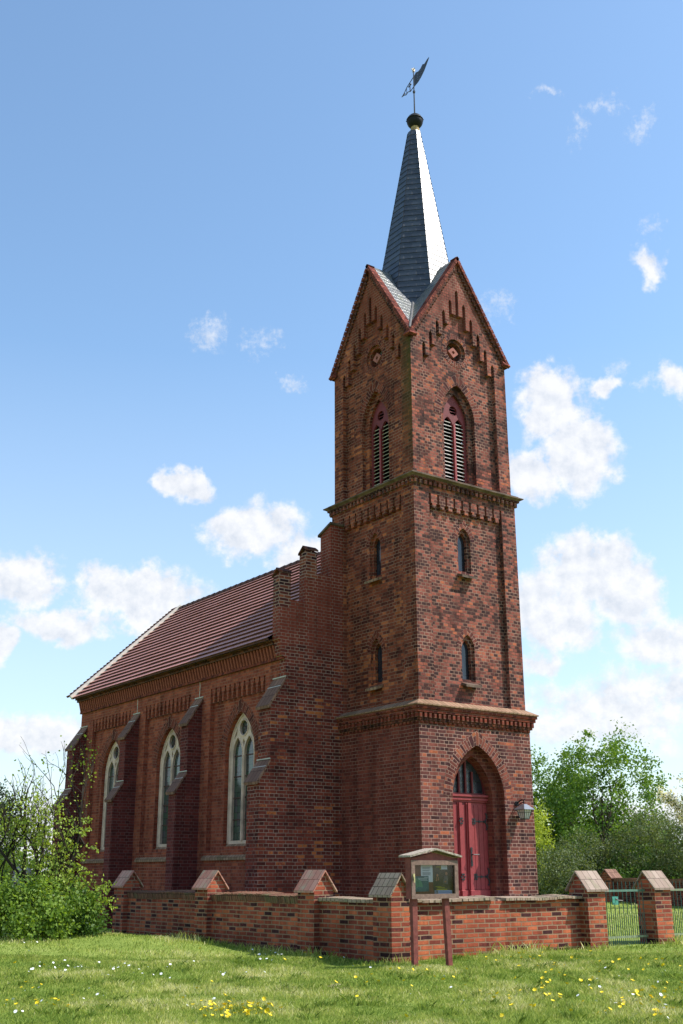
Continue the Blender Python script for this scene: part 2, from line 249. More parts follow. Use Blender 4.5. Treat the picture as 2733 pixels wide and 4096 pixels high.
# ------------------------------------------------------------------ mesh builder
class MB:
    def __init__(s): s.v = []; s.f = []; s.uv = []
    def face(s, pts, uv=None):
        i = len(s.v); s.v += [tuple(p) for p in pts]; s.f.append(tuple(range(i, i + len(pts)))); s.uv.append(uv); return s
    def box(s, x0, x1, y0, y1, z0, z1):
        if x0 > x1: x0, x1 = x1, x0
        if y0 > y1: y0, y1 = y1, y0
        p = [(x, y, z) for z in (z0, z1) for y in (y0, y1) for x in (x0, x1)]
        for q in ((0, 2, 3, 1), (4, 5, 7, 6), (0, 1, 5, 4), (2, 6, 7, 3), (0, 4, 6, 2), (1, 3, 7, 5)): s.face([p[k] for k in q])
        return s
    def hull8(s, b, t):
        """prism between two quads"""
        s.face(b[::-1]); s.face(t)
        for i in range(len(b)):
            j = (i + 1) % len(b); s.face([b[i], b[j], t[j], t[i]])
        return s
    def extr(s, poly, P, d0, d1, cap0=True, cap1=True):
        a = [P(u, v, d0) for u, v in poly]; b = [P(u, v, d1) for u, v in poly]
        if cap0: s.panel(poly, [], P, d0)
        if cap1: s.panel(poly, [], P, d1)
        for i in range(len(a)):
            j = (i + 1) % len(a); s.face([a[i], a[j], b[j], b[i]])
        return s
    def panel(s, outer, holes, P, d):
        loops = [outer] + holes; flat = [q for l in loops for q in l]
        tris = tessellate_polygon([[Vector((u, v, 0)) for u, v in l] for l in loops])
        for t in tris: s.face([P(flat[k][0], flat[k][1], d) for k in t])
        return s
    def reveal(s, loop, P, d0, d1, closed=True):
        n = len(loop)
        for i in range(n if closed else n - 1):
            a, b = loop[i], loop[(i + 1) % n]
            s.face([P(*a, d0), P(*b, d0), P(*b, d1), P(*a, d1)])
        return s
    def ring(s, inner, w, P, d0, d1):
        """open strip of radial bricks outside an open arc; uv runs along the arc"""
        n = len(inner); outp = []
        for i in range(n):
            a = inner[max(i - 1, 0)]; b = inner[min(i + 1, n - 1)]
            tx, ty = b[0] - a[0], b[1] - a[1]; l = math.hypot(tx, ty) or 1
            nx, ny = -ty / l, tx / l
            k = 1.0
            if i == n // 2: nx, ny = 0, 1; k = 1.25
            outp.append((inner[i][0] + nx * w * k, inner[i][1] + ny * w * k))
        acc = 0
        for i in range(n - 1):
            a, b, c, d = inner[i], inner[i + 1], outp[i + 1], outp[i]
            ln = math.hypot(b[0] - a[0], b[1] - a[1]) * 1.12
            s.face([P(*a, d1), P(*b, d1), P(*c, d1), P(*d, d1)], [(0, acc), (0, acc + ln), (w, acc + ln), (w, acc)])
            s.face([P(*d, d0), P(*c, d0), P(*c, d1), P(*d, d1)])
            acc += ln
        return s
    def tube(s, pts, r, n=6, r2=None):
        pts = [Vector(p) for p in pts]; rings = []
        m = len(pts)
        for i, p in enumerate(pts):
            d = (pts[min(i + 1, m - 1)] - pts[max(i - 1, 0)])
            if d.length < 1e-6: d = Vector((0, 0, 1))
            d.normalize()
            a = d.cross(Vector((0, 0, 1)) if abs(d.z) < .9 else Vector((1, 0, 0))).normalized(); b = d.cross(a)
            rr = r if r2 is None else r + (r2 - r) * i / max(m - 1, 1)
            rings.append([p + a * rr * math.cos(2 * math.pi * k / n) + b * rr * math.sin(2 * math.pi * k / n) for k in range(n)])
        base = len(s.v)
        for rg in rings: s.v += [tuple(q) for q in rg]
        for i in range(m - 1):
            for k in range(n):
                k2 = (k + 1) % n
                s.f.append((base + i * n + k, base + i * n + k2, base + (i + 1) * n + k2, base + (i + 1) * n + k)); s.uv.append(None)
        s.f.append(tuple(base + k for k in range(n))); s.uv.append(None)
        s.f.append(tuple(base + (m - 1) * n + k for k in range(n))); s.uv.append(None)
        return s
    def lathe(s, prof, c, n=16, ph=0.):
        base = len(s.v)
        for r, z in prof: s.v += [(c[0] + r * math.cos(2 * math.pi * k / n + ph), c[1] + r * math.sin(2 * math.pi * k / n + ph), c[2] + z) for k in range(n)]
        for i in range(len(prof) - 1):
            for k in range(n):
                k2 = (k + 1) % n; s.f.append((base + i * n + k, base + i * n + k2, base + (i + 1) * n + k2, base + (i + 1) * n + k)); s.uv.append(None)
        return s
    def build(s, name, mat, parent=None, smooth=False, wuv=(0, 0)):
        me = bpy.data.meshes.new(name); off = Vector(parent_loc(parent))
        me.from_pydata([(x - off.x, y - off.y, z - off.z) for x, y, z in s.v], [], s.f)
        lay = me.uv_layers.new(name='UVMap'); data = np.zeros((len(me.loops), 2))
        for pi, p in enumerate(me.polygons):
            u = s.uv[pi]; nrm = p.normal
            for k, li in enumerate(p.loop_indices):
                if u: data[li] = u[k]; continue
                co = s.v[s.f[pi][k]]
                if abs(nrm.z) > .9: data[li] = (co[0], co[1])
                elif abs(nrm.x) > abs(nrm.y): data[li] = (co[1] + .065, co[2])
                else: data[li] = (co[0], co[2])
        lay.data.foreach_set('uv', data.ravel())
        if smooth: me.polygons.foreach_set('use_smooth', [True] * len(me.polygons))
        me.materials.append(mat)
        o = bpy.data.objects.new(name, me); col.objects.link(o)
        if parent is not None: o.parent = parent
        return o
def parent_loc(p):
    v = Vector((0, 0, 0))
    while p is not None: v = v + p.location; p = p.parent
    return v
def tag(o, label=None, cat=None, group=None, kind=None):
    if label: o['label'] = label
    if cat: o['category'] = cat
    if group: o['group'] = group
    if kind: o['kind'] = kind
    return o
def empty(name, loc, label, cat, group=None):
    o = bpy.data.objects.new(name, None); col.objects.link(o); o.location = loc; o.empty_display_size = .2
    return tag(o, label, cat, group)
def pref(o):  # part whose children keep world coordinates
    return o

def arc(cu, a, zs, h, n=9):
    """pointed arch from left springing over the apex to the right springing"""
    R = (a * a + h * h) / (2 * a); pl = []
    t1 = math.asin(min(1, h / R))
    for i in range(n + 1):
        t = t1 * i / n; pl.append((cu - a + R * (1 - math.cos(t)), zs + R * math.sin(t)))
    return pl + [(2 * cu - x, z) for x, z in pl[-2::-1]]
def opening(cu, a, z0, zs, h, n=9): return [(cu - a, z0)] + arc(cu, a, zs, h, n) + [(cu + a, z0)]
def circ(cu, cz, r, n=24, ph=0): return [(cu + r * math.cos(2 * math.pi * k / n + ph), cz + r * math.sin(2 * math.pi * k / n + ph)) for k in range(n)]
def rect(u0, u1, v0, v1): return [(u0, v0), (u1, v0), (u1, v1), (u0, v1)]

# ------------------------------------------------------------------ ground
def gz(x, y):
    """height of the lawn"""
    x = np.asarray(x, float); y = np.asarray(y, float)
    d = (x - CAM.x) * .589 + (y - CAM.y) * .808
    g = .255 + .008 * np.clip(x + 1, -8, 12) - np.clip(18.5 - d, 0, 30) ** 1.2 * .022
    g = g + .018 * np.sin(x * 1.3 + y * .7) + .014 * np.sin(x * .6 - y * 1.9 + 1) + .01 * np.sin(2.7 * x + 2.2 * y)
    g = g + .26 * np.exp(-(((x + 7.3) / 2.3) ** 2 + ((y - 2.9) / 2.0) ** 2)) + .09 * np.exp(-(((x + 5.4) / 1.0) ** 2 + ((y - 2.4) / 2.2) ** 2))
    g = g + np.clip(d - 27, 0, 60) * .004
    return g
xs = np.concatenate([np.linspace(-400, -32, 14), np.linspace(-30, 40, 141), np.linspace(44, 500, 16)]); ys = np.concatenate([np.linspace(-300, -32, 10), np.linspace(-30, 50, 161), np.linspace(55, 600, 18)])
X, Y = np.meshgrid(xs, ys); Z = gz(np.clip(X, -40, 60), np.clip(Y, -40, 70))
me = bpy.data.meshes.new('ground'); nx, ny = len(xs), len(ys)
me.from_pydata(np.stack([X.ravel(), Y.ravel(), Z.ravel()], 1).tolist(), [], [(j * nx + i, j * nx + i + 1, (j + 1) * nx + i + 1, (j + 1) * nx + i) for j in range(ny - 1) for i in range(nx - 1)])
me.polygons.foreach_set('use_smooth', [True] * len(me.polygons))
GM = Mat('lawn_soil', .95, .1)
n1 = GM.noise(.9, 5, .65); n2 = GM.noise(9., 5, .7)
cg = GM.ramp(GM.math('ADD', GM.math('MULTIPLY', n1, .6), GM.math('MULTIPLY', n2, .4)), [(.3, (.12, .175, .03)), (.5, (.21, .27, .055)), (.66, (.29, .32, .09)), (.78, (.38, .34, .18))])
GM.color(cg); GM.bump(n2, .8, .05)
me.materials.append(GM.m); go = bpy.data.objects.new('ground', me); col.objects.link(go); tag(go, 'green churchyard lawn ground', kind='structure')

# ------------------------------------------------------------------ church
church = empty('church', (0, 0, 0), 'red brick village church with slated spire over its square tower', 'church')
S = 3.4
def sidemap(k):
    return {'front': lambda u, v, d: (u, d, v), 'left': lambda u, v, d: (d, u, v), 'right': lambda u, v, d: (S - d, u, v), 'back': lambda u, v, d: (u, S - d, v)}[k]
SIDES = ('front', 'left', 'right', 'back')

def wall(name, side, outer, holes, d, mat): return MB().panel(outer, holes, sidemap(side), d).build(name, mat, church)

# --- base stage with the portal
CZ = 1.69
A_out = opening(CZ, .79, 0, 3.22, 1.15); A_in = opening(CZ, .60, 0, 3.2, .95)
P = sidemap('front')
b = MB(); b.panel(rect(0, S, 0, 5.25), [opening(CZ, .79, .01, 3.22, 1.15)], P, 0)
tb = b.build('tower_base', BR_BASE, church)
for sd_ in ('left', 'right', 'back'):
    MB().panel(rect(0, S, 0, 5.25), [], sidemap(sd_), 0).build('tower_base', BR_LBASE if sd_ == 'left' else BR_BASE, church)
pa = MB(); pa.reveal(A_out, P, 0, .2, False)
# stepped reveal: annulus strips between the two outlines
for i in range(len(A_out) - 1):
    a, c, d2, e = A_out[i], A_out[i + 1], A_in[i + 1], A_in[i]
    pa.face([P(*a, .2), P(*c, .2), P(*d2, .2), P(*e, .2)])
pa.reveal(A_in, P, .2, .46, False)
portal = pa.build('portal_reveal', BR_PORT, church)
MB().ring(arc(CZ, .79, 3.22, 1.15), .26, P, 0, -.006).build('portal_arch', BR_ARCH, church)
# door
door = MB().box(1.05, 2.33, .43, .5, .6, 3.14).build('door', REDW, church)
for x0, x1 in ((1.10, 1.66), (1.74, 2.28)):
    lf = MB().box(x0, x1, .405, .43, 1.12, 3.12)
    k = 4; wd = (x1 - x0) / k
    for i in range(k): lf.box(x0 + i * wd + .006, x0 + (i + 1) * wd - .006, .39, .4045, 1.27, 3.08)
    lf.box(x0, x1, .375, .4045, 1.12, 1.25)
    lf.build('door_leaf', REDW, door)
for x0, x1, dd in ((1.655, 1.745, .33), (1.62, 1.653, .36), (1.747, 1.78, .36), (1.40, 1.48, .345), (1.375, 1.398, .37), (1.482, 1.51, .37)):
    MB().box(x0, x1, dd, .3895, 1.25, 3.12).build('batten', REDW, door)
for x0, x1 in ((1.64, 1.76), (1.385, 1.495)): MB().hull8([(x0, .31, 1.08), (x1, .31, 1.08), (x1, .374, 1.08), (x0, .374, 1.08)], [(x0, .31, 1.24), (x1, .31, 1.24), (x1, .374, 1.27), (x0, .374, 1.27)]).build('plinth_block', REDW, door)
for z in (1.53, 2.72):
    for sx, x0 in ((1, 1.82),):
        h = MB(); yh = .372
        h.box(x0, x0 + .42, yh, .389, z - .011, z + .011)
        for cxh in (x0 + .06, x0 + .2): h.extr(circ(cxh, z, .03, 8), P, yh - .004, .389)
        for aa in (60, -60, 120, -120, 180):
            a2 = math.radians(aa); h.extr(circ(x0 + .03 + .055 * math.cos(a2), z + .055 * math.sin(a2), .022, 8), P, yh - .002, .389)
        for sgn in (1, -1):
            pts = [(x0 + .33 + .10 * math.sin(t), yh, z + sgn * (.11 - .10 * math.cos(t))) for t in np.linspace(0, 2.4, 9)]
            h.tube(pts, .016, 6)
        h.build('hinge', IRON, door)
    h = MB()
    for aa in (0, 60, 120, 180, 240, 300):
        a2 = math.radians(aa); h.extr(circ(1.44 + .045 * math.cos(a2), z + .06 * math.sin(a2), .022, 8), P, .325, .3445)
    h.build('hinge', IRON, door)
h = MB(); h.box(1.68, 1.72, .315, .3295, 1.80, 2.10)
for q, zz in enumerate((1.78, 1.83, 2.08, 2.13)): h.extr(circ(1.70, zz, .03, 8), P, .312, .3295)
h.tube([(1.70, .32, 2.0), (1.70, .26, 2.0), (1.74, .25, 2.0), (1.86, .25, 2.0)], .013, 6)
h.build('door_handle', IRON, door)
# transom and fanlight
tr = MB(); tr.box(1.08, 2.30, .38, .46, 3.14, 3.30); tr.box(1.07, 2.31, .34, .379, 3.18, 3.22); tr.box(1.07, 2.31, .32, .379, 3.255, 3.30)
tr.build('transom', REDW, church)
Pf = lambda d: (lambda u, v, dd: (u, dd, v))
FO = [(CZ - .61, 3.30)] + arc(CZ, .60, 3.31, .86) + [(CZ + .61, 3.30)]
FI = [(CZ - .56, 3.34)] + arc(CZ, .555, 3.35, .76) + [(CZ + .56, 3.34)]
fr = MB().panel(FO, [FI], P, .42); fr.reveal(FI, P, .42, .47)
for x in (1.49, 1.69, 1.89):
    zt = 4.08 if x == 1.69 else 3.82
    fr.box(x - .02, x + .02, .415, .455, 3.34, zt)
fan = fr.build('fanlight', REDD, church)
MB().panel(FO, [], P, .47).build('pane', GLASSD, fan)
for xx in (1.59, 1.79, 1.40, 1.98):
    dm = MB()
    for zz in np.arange(3.42, 3.95 if abs(xx - 1.69) < .15 else 3.6, .15):
        p = [(xx, zz - .07), (xx + .05, zz), (xx, zz + .07), (xx - .05, zz)]
        for i in range(4):
            a, c = p[i], p[(i + 1) % 4]; dm.tube([(a[0], .462, a[1]), (c[0], .462, c[1])], .0035, 4)
    dm.build('leading', LEAD, fan)
for i in range(4): MB().box(.75 + i * .0, 2.65, -.32 * (4 - i) - .02, -.32 * (3 - i) if i < 3 else .45, .1, .25 + .2 * (i + 1)).build('door_step', GRANITE, church)

# --- sloped cornices round the tower
def band(name, mat, i0, z0, i1, z1, z_in=None):
    """ring round the tower: vertical face at inset i0.. profile points (inset,z) list"""
    pass
def ringprof(prof, name, mat, sides=SIDES, par=church):
    """prof: list of (inset, z); mitred loop round the tower"""
    m = MB()
    for i in range(len(prof) - 1):
        (a, za), (c, zc) = prof[i], prof[i + 1]
        qa = [(a, a), (S - a, a), (S - a, S - a), (a, S - a)]; qc = [(c, c), (S - c, c), (S - c, S - c), (c, S - c)]
        for k in range(4):
            k2 = (k + 1) % 4
            pa_, pb_, pc_, pd_ = (*qa[k], za), (*qa[k2], za), (*qc[k2], zc), (*qc[k], zc)
            ax = 0 if k in (0, 2) else 1
            sl = math.hypot(a - c, za - zc)
            m.face([pa_, pb_, pc_, pd_], [(pa_[ax], sl), (pb_[ax], sl), (pc_[ax], 0), (pd_[ax], 0)] if abs(za - zc) < 3 * abs(a - c) and abs(za - zc) > .01 else None)
    return m.build(name, mat, par)
def dentils(inset0, proj, z0, z1, pitch, wd, name, mat, sides=SIDES):
    for sd_ in sides:
        Pm = sidemap(sd_); n = int((S - 2 * inset0 + 2 * proj) / pitch); st = S / 2 - (n - 1) * pitch / 2
        dn, df = inset0 - proj, inset0 - .004; poly = [(st + (n - 1) * pitch + wd / 2, inset0 + .02), (st - wd / 2, inset0 + .02)]
        for i in range(n):
            u = st + i * pitch; poly += [(u - wd / 2, dn), (u + wd / 2, dn)]
            if i < n - 1: poly += [(u + wd / 2, df), (u + pitch - wd / 2, df)]
        MB().extr(poly, lambda u, v, d: Pm(u, d, v), z0, z1).build(name, mat, church)
c1 = ringprof([(.05, 5.29), (-.17, 5.165), (-.17, 5.14), (-.14, 5.135)], 'string_course', SILL)
ringprof([(-.14, 5.135), (-.14, 5.07), (-.11, 5.065), (-.11, 4.99), (0.0, 4.985)], 'string_course', BR_RED)
dentils(0, .10, 4.875, 4.985, .1375, .07, 'dentil_band', BR_RED)
ringprof([(-.001, 4.875), (-.05, 4.874), (-.05, 4.82), (-.001, 4.815)], 'string_course', BR_CORN)
dentils(0, .035, 4.765, 4.814, .1375, .07, 'dentil_band', BR_RED)

# --- middle stage
REC = .105
mo = rect(.05, S - .05, 5.28, 10.45)
def midhole(flip=False):
    c0, c1_ = .52, 2.88; pts = [(c0, 5.30), (c1_, 5.30)]
    # slots of the corbel table at the top, right to left
    n = 9; pitch = (c1_ - c0 - .06) / n
    right = [(c1_, 10.21)]
    pts += right
    for k in range(n):
        uR = c1_ - .06 - k * pitch; uL = uR - pitch + .06
        pts += [(uR, 10.21), (uR, 9.97), (uR - .04, 9.97), (uR - .04, 9.87), (uL + .04, 9.87), (uL + .04, 9.97), (uL, 9.97), (uL, 10.21)]
    pts.append((c0, 10.21)) if pts[-1][0] > c0 + .001 else None
    return pts
MH = midhole()
for sd_ in SIDES:
    Pm = sidemap(sd_); mat = {'front': BR_FRONT, 'left': BR_LEFT}.get(sd_, BR_FRONT)
    m = MB(); m.panel(mo, [MH], Pm, .05); m.reveal(MH, Pm, .05, .05 + REC); m.build('tower_shaft', mat, church)
    cu = 1.67 if sd_ == 'front' else 1.69
    wins = [(5.84, 6.60, .34), (8.44, 9.22, .34)] if sd_ in ('front', 'left') else []
    holes = [opening(cu, .215, z0, zs, h, 6) for z0, zs, h in wins]
    f = MB(); f.panel(rect(.45, 2.95, 5.25, 10.3), holes, Pm, .05 + REC)
    for hl, (z0, zs, h) in zip(holes, wins):
        f.reveal(hl, Pm, .05 + REC, .30)
    f.build('recessed_field', mat, church)
    for z0, zs, h in wins:
        wnd = MB().panel(opening(cu, .22, z0 - .01, zs, h, 6), [], Pm, .31).build('narrow_window', GLASSB, church)
        ins = opening(cu, .14, z0 + .05, zs - .02, h * .72, 6); osr = opening(cu, .214, z0 + .001, zs, h, 6)
        m = MB(); m.panel(osr, [ins], Pm, .22); m.reveal(ins, Pm, .22, .305); m.build('inner_jamb', mat, wnd)
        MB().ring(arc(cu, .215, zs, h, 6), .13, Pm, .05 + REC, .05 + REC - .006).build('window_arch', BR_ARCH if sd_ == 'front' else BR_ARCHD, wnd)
        sl = MB(); p = [Pm(cu - .235, z0 + .01, .3), Pm(cu + .235, z0 + .01, .3), Pm(cu + .235, z0 - .10, -.01), Pm(cu - .235, z0 - .10, -.01)]
        q = [(x, y, z - .06) for x, y, z in p]; sl.hull8(q, p); sl.build('window_sill', SOOT if sd_ == 'front' else SILL, wnd)
# upper cornice
ringprof([(.10, 10.72), (-.03, 10.655), (-.03, 10.64), (-.12, 10.60), (-.12, 10.575), (-.06, 10.545), (-.04, 10.53)], 'string_course', SOOT)
ringprof([(-.04, 10.53), (-.04, 10.49), (.05, 10.485)], 'string_course', BR_CORN)
dentils(.05, .08, 10.385, 10.485, .148, .075, 'dentil_band', BR_FRONT)

# --- belfry stage with four gables
RB = .12; UP = .10
go_ = [(.1, 10.68), (3.3, 10.68), (3.3, 14.38), (1.7, 16.90), (.1, 14.38)]
tops = [16.05, 15.70, 15.34, 14.98, 14.61, 14.24]; bots = [15.30, 14.97, 14.60, 14.24, 13.88]
def slots():
    h = .05; pts = [(.50, 10.70), (1.7 + 5 * .233 + .05, 10.70)]
    pts[0] = (1.7 - 5 * .233 - .05, 10.70)
    for k in range(5, -6, -1):
        c = 1.7 + k * .233; t = tops[abs(k)]
        pts += [(c + h, t - .09), (c, t), (c - h, t - .09)]
        if k > -5:
            bb = bots[min(abs(k), abs(k - 1))]
            pts += [(c - h, bb), (c - .233 + h, bb)]
    return pts
SL = slots()
for sd_ in SIDES:
    Pm = sidemap(sd_); mat = {'front': BR_FRONT, 'left': BR_LEFT}.get(sd_, BR_FRONT)
    m = MB(); m.panel(go_, [SL], Pm, UP); m.reveal(SL, Pm, UP, UP + RB); m.build('belfry_wall', mat, church)
    # field behind, cut by the bell opening and the roundel
    bo = opening(1.7, .55, 10.72, 12.45, .93); rc = circ(1.7, 14.33, .33)
    fld = [(.48, 10.69), (2.92, 10.69), (2.92, 14.3), (1.7, 16.2), (.48, 14.3)]
    m = MB(); m.panel(fld, [bo, rc], Pm, UP + RB)
    bi = opening(1.7, .40, 10.74, 12.42, .74)
    m.reveal(bo, Pm, UP + RB, .33)
    m.panel(bo, [bi], Pm, .33); m.reveal(bi, Pm, .33, .50)
    rc2 = circ(1.7, 14.33, .255); m.reveal(rc, Pm, UP + RB, .28); m.panel(rc, [rc2], Pm, .28); m.reveal(rc2, Pm, .28, .46)
    m.build('recessed_field', mat, church)
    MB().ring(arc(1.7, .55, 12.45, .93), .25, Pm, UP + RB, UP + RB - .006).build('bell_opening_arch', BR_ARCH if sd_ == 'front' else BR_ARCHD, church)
    # roundel
    rg = MB(); n = 32; ro = circ(1.7, 14.33, .33, n); r2 = circ(1.7, 14.33, .46, n); acc_ = 0; ln = 2 * math.pi * .4 / n
    for i in range(n):
        j = (i + 1) % n; rg.face([Pm(*ro[i], UP + RB - .006), Pm(*ro[j], UP + RB - .006), Pm(*r2[j], UP + RB - .006), Pm(*r2[i], UP + RB - .006)], [(0, acc_), (0, acc_ + ln), (.12, acc_ + ln), (.12, acc_)]); acc_ += ln
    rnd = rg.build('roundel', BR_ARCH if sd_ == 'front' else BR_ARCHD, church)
    plate = circ(1.7, 14.33, .26); holes = [circ(1.7 + .155 * math.cos(t), 14.33 + .155 * math.sin(t), .085, 14) for t in (0, math.pi / 2, math.pi, 1.5 * math.pi)]
    dia = [(1.7 + .055 * math.cos(t), 14.33 + .055 * math.sin(t)) for t in (0, math.pi / 2, math.pi, 1.5 * math.pi)]
    q = MB(); q.panel(plate, holes, Pm, .42)
    for hh in holes: q.reveal(hh, Pm, .42, .46)
    q.build('quatrefoil', BR_RED, rnd)
    q = MB(); D1 = [(1.7 + .175 * math.cos(t), 14.33 + .15 * math.sin(t)) for t in (0, math.pi / 2, math.pi, 1.5 * math.pi)]
    q.panel(D1, [dia], Pm, .30); q.reveal(D1, Pm, .30, .42); q.reveal(dia, Pm, .30, .419); q.build('diamond_block', PINKB, rnd)
    MB().panel(rc, [], Pm, .465).build('backing', BACKG, rnd)
    # louvred window
    bw_ = MB(); li = opening(1.7, .345, 10.80, 12.40, .64)
    lan = []
    for s_ in (-1, 1):
        c = 1.7 + s_ * .18; lan.append([(c - .15, 10.83)] + arc(c, .15, 12.30, .24, 5) + [(c + .15, 10.83)])
    oc = circ(1.7, 12.73, .13, 16)
    fo = opening(1.7, .40, 10.74, 12.42, .74)
    bw_.panel(fo, lan + [oc], Pm, .40)
    for l in lan + [oc]: bw_.reveal(l, Pm, .40, .46)
    bwin = bw_.build('belfry_window', REDD, church)
    MB().extr(rect(1.672, 1.728, 10.8, 12.36), Pm, .36, .399).build('mullion', REDW, bwin)
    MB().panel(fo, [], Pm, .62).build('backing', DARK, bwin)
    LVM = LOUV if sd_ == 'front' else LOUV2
    for s_ in (-1, 1):
        lv = MB()
        for z in np.arange(10.84, 12.55, .098):
            c = 1.7 + s_ * .18
            if z > 12.32 : hw = .10
            else: hw = .15
            if z > 12.45: continue
            a_ = [Pm(c - hw, z, .415), Pm(c + hw, z, .415), Pm(c + hw, z + .075, .54), Pm(c - hw, z + .075, .54)]
            lv.hull8([(x, y, q_ - .016) for x, y, q_ in a_], a_)
        lv.build('louvres', LVM, bwin)
    lv = MB()
    for z in (12.64, 12.72, 12.80):
        hw = math.sqrt(max(.001, .128 ** 2 - (z - 12.73) ** 2)); a_ = [Pm(1.7 - hw, z, .42), Pm(1.7 + hw, z, .42), Pm(1.7 + hw, z + .05, .5), Pm(1.7 - hw, z + .05, .5)]
        lv.hull8([(x, y, q_ - .016) for x, y, q_ in a_], a_)
    lv.build('louvres', REDD, bwin)
    # raking copings with brick saw-tooth under them
    cp = MB(); tk = .085
    for s_ in (-1, 1):
        e0 = Vector((1.7 + s_ * 1.74, 14.28)); e1 = Vector((1.7, 17.0)); dr = (e1 - e0).normalized(); nr = Vector((-dr.y, dr.x)) * (1 if s_ < 0 else -1)
        nn = 26; lnn = (e1 - e0).length
        for k in range(nn):
            a0 = e0 + dr * lnn * (k + .03) / nn; a1 = e0 + dr * lnn * (k + .97) / nn
            pl_ = [tuple(a0 - nr * tk), tuple(a1 - nr * tk), tuple(a1), tuple(a0)]
            cp.extr(pl_, Pm, UP - .10 + .004 * (k % 2), UP + .12)
    cp.build('gable_coping', REDGABLE, church)
    for s_ in (-1, 1):
        st_ = MB()
        for k in range(24):
            f_ = (k + .6) / 25; c = (1.7 + s_ * (1.60 * (1 - f_)), 14.38 + 2.50 * f_)
            st_.extr(rect(c[0] - .032, c[0] + .032, c[1] - .20, c[1] - .02), Pm, UP - .05, UP + .01)
        st_.build('tooth_course', BR_CORN, church)
    kc = Pm(.04, 14.3, .04)
# gable roofs (two crossing saddles) in overlapping slate courses
gr = MB(); gs = 1.5625; rz = 16.98
def saddle(m, axis):
    nc = 18
    for s_ in (-1, 1):
        for k in range(nc):
            f0, f1 = k / nc, (k + 1) / nc
            u0 = 1.7 + s_ * 1.66 * (1 - f0); u1 = 1.7 + s_ * 1.66 * (1 - f1); z0 = 14.38 + (rz - 14.38) * f0 + .018; z1 = 14.38 + (rz - 14.38) * f1
            L0 = f0 * 3.07; L1 = f1 * 3.07
            Dm = 1.7 - 1.66 * (1 - f1) + .04
            for (v0, v1) in ((.06, max(.07, Dm)), (min(3.33, S - Dm), 3.34)):
                pts = [(u0, v0, z0), (u0, v1, z0), (u1, v1, z1), (u1, v0, z1)]; lip = [(u0, v0, z0 - .018), (u0, v1, z0 - .018), (u0, v1, z0), (u0, v0, z0)]
                if axis == 'x': pts = [(y, x, z) for x, y, z in pts]; lip = [(y, x, z) for x, y, z in lip]
                m.face(pts, [(v0, L0), (v1, L0), (v1, L1), (v0, L1)]); m.face(lip)
saddle(gr, 'y'); saddle(gr, 'x')
groof = gr.build('gable_roof', SLATE_G, church)
for a, c in ((0, 0), (1, 0), (0, 1), (1, 1)):
    vt = MB()
    f = lambda x: S - x
    p0 = (f(.06) if a else .06, f(.06) if c else .06, 14.45); p1 = (f(.95) if a else .95, f(.95) if c else .95, 15.84)
    vt.tube([p0, p1], .035, 6)
    vt.build('valley_gutter', LEAD, groof)
# spire
AX = Vector((1.72, 1.68)); sp = MB(); nr_ = 36; z0s, z1s = 15.2, 21.85; ap = lambda z: .165 + (z1s - z) * .1595
for k in range(nr_):
    za = z0s + (z1s - z0s) * k / nr_; zb = z0s + (z1s - z0s) * (k + 1) / nr_
    Ra = (ap(za) + .012) / math.cos(math.pi / 8); Rb = ap(zb) / math.cos(math.pi / 8); Rl = ap(za) / math.cos(math.pi / 8)
    for j in range(8):
        t0 = math.pi / 8 + j * math.pi / 4; t1 = t0 + math.pi / 4; off = .37 * j
        q = lambda R, t, z: (AX.x + .03 * max(0, (z - 17) / 5) + R * math.cos(t), AX.y - .02 * max(0, (z - 17) / 5) + R * math.sin(t), z)
        wa_, wb_ = Ra * .765, Rb * .765
        sp.face([q(Ra, t0, za), q(Ra, t1, za), q(Rb, t1, zb), q(Rb, t0, zb)], [(off * 3 - wa_ / 2, za), (off * 3 + wa_ / 2, za), (off * 3 + wb_ / 2, zb), (off * 3 - wb_ / 2, zb)])
        sp.face([q(Rl, t0, za), q(Rl, t1, za), q(Ra, t1, za), q(Ra, t0, za)])
spire = sp.build('spire', SLATE, church)
hp = MB()
for j in range(8):
    t0 = math.pi / 8 + j * math.pi / 4
    q = lambda z, o: (AX.x + .03 * max(0, (z - 17) / 5) + (ap(z) / math.cos(math.pi / 8) + .012) * math.cos(t0 + o), AX.y - .02 * max(0, (z - 17) / 5) + (ap(z) / math.cos(math.pi / 8) + .012) * math.sin(t0 + o), z)
    hp.tube([q(z, 0) for z in np.linspace(16, 21.8, 12)], .006, 5)
hp.build('hip_roll', simple('dark_hip_slate', (.02, .023, .032), .85, .1, .3, 5.), spire)
TX = Vector((1.775, 1.645, 0))
MB().lathe([(.0, 21.8), (.155, 21.8), (.14, 21.95), (.11, 22.0), (.115, 22.1), (.0, 22.1)], (TX.x, TX.y, 0), 10).build('spire_neck', OLDW, spire)
bl_ = MB(); pr_ = [(.235 * math.sin(t), 22.25 - .235 * math.cos(t)) for t in np.linspace(.15, math.pi - .02, 14)]
pr_ = pr_[:8] + [(.245, 22.27), (.245, 22.30), (.235, 22.31)] + pr_[9:]
bl_.lathe(pr_, (TX.x, TX.y, 0), 24)
for t in np.linspace(0, 2 * math.pi, 9)[:-1]: bl_.lathe([(.001, -.02), (.018, 0), (.001, .02)], (TX.x + .245 * math.cos(t), TX.y + .245 * math.sin(t), 22.285), 6)
bl_.build('spire_ball', DARKM, spire, True)
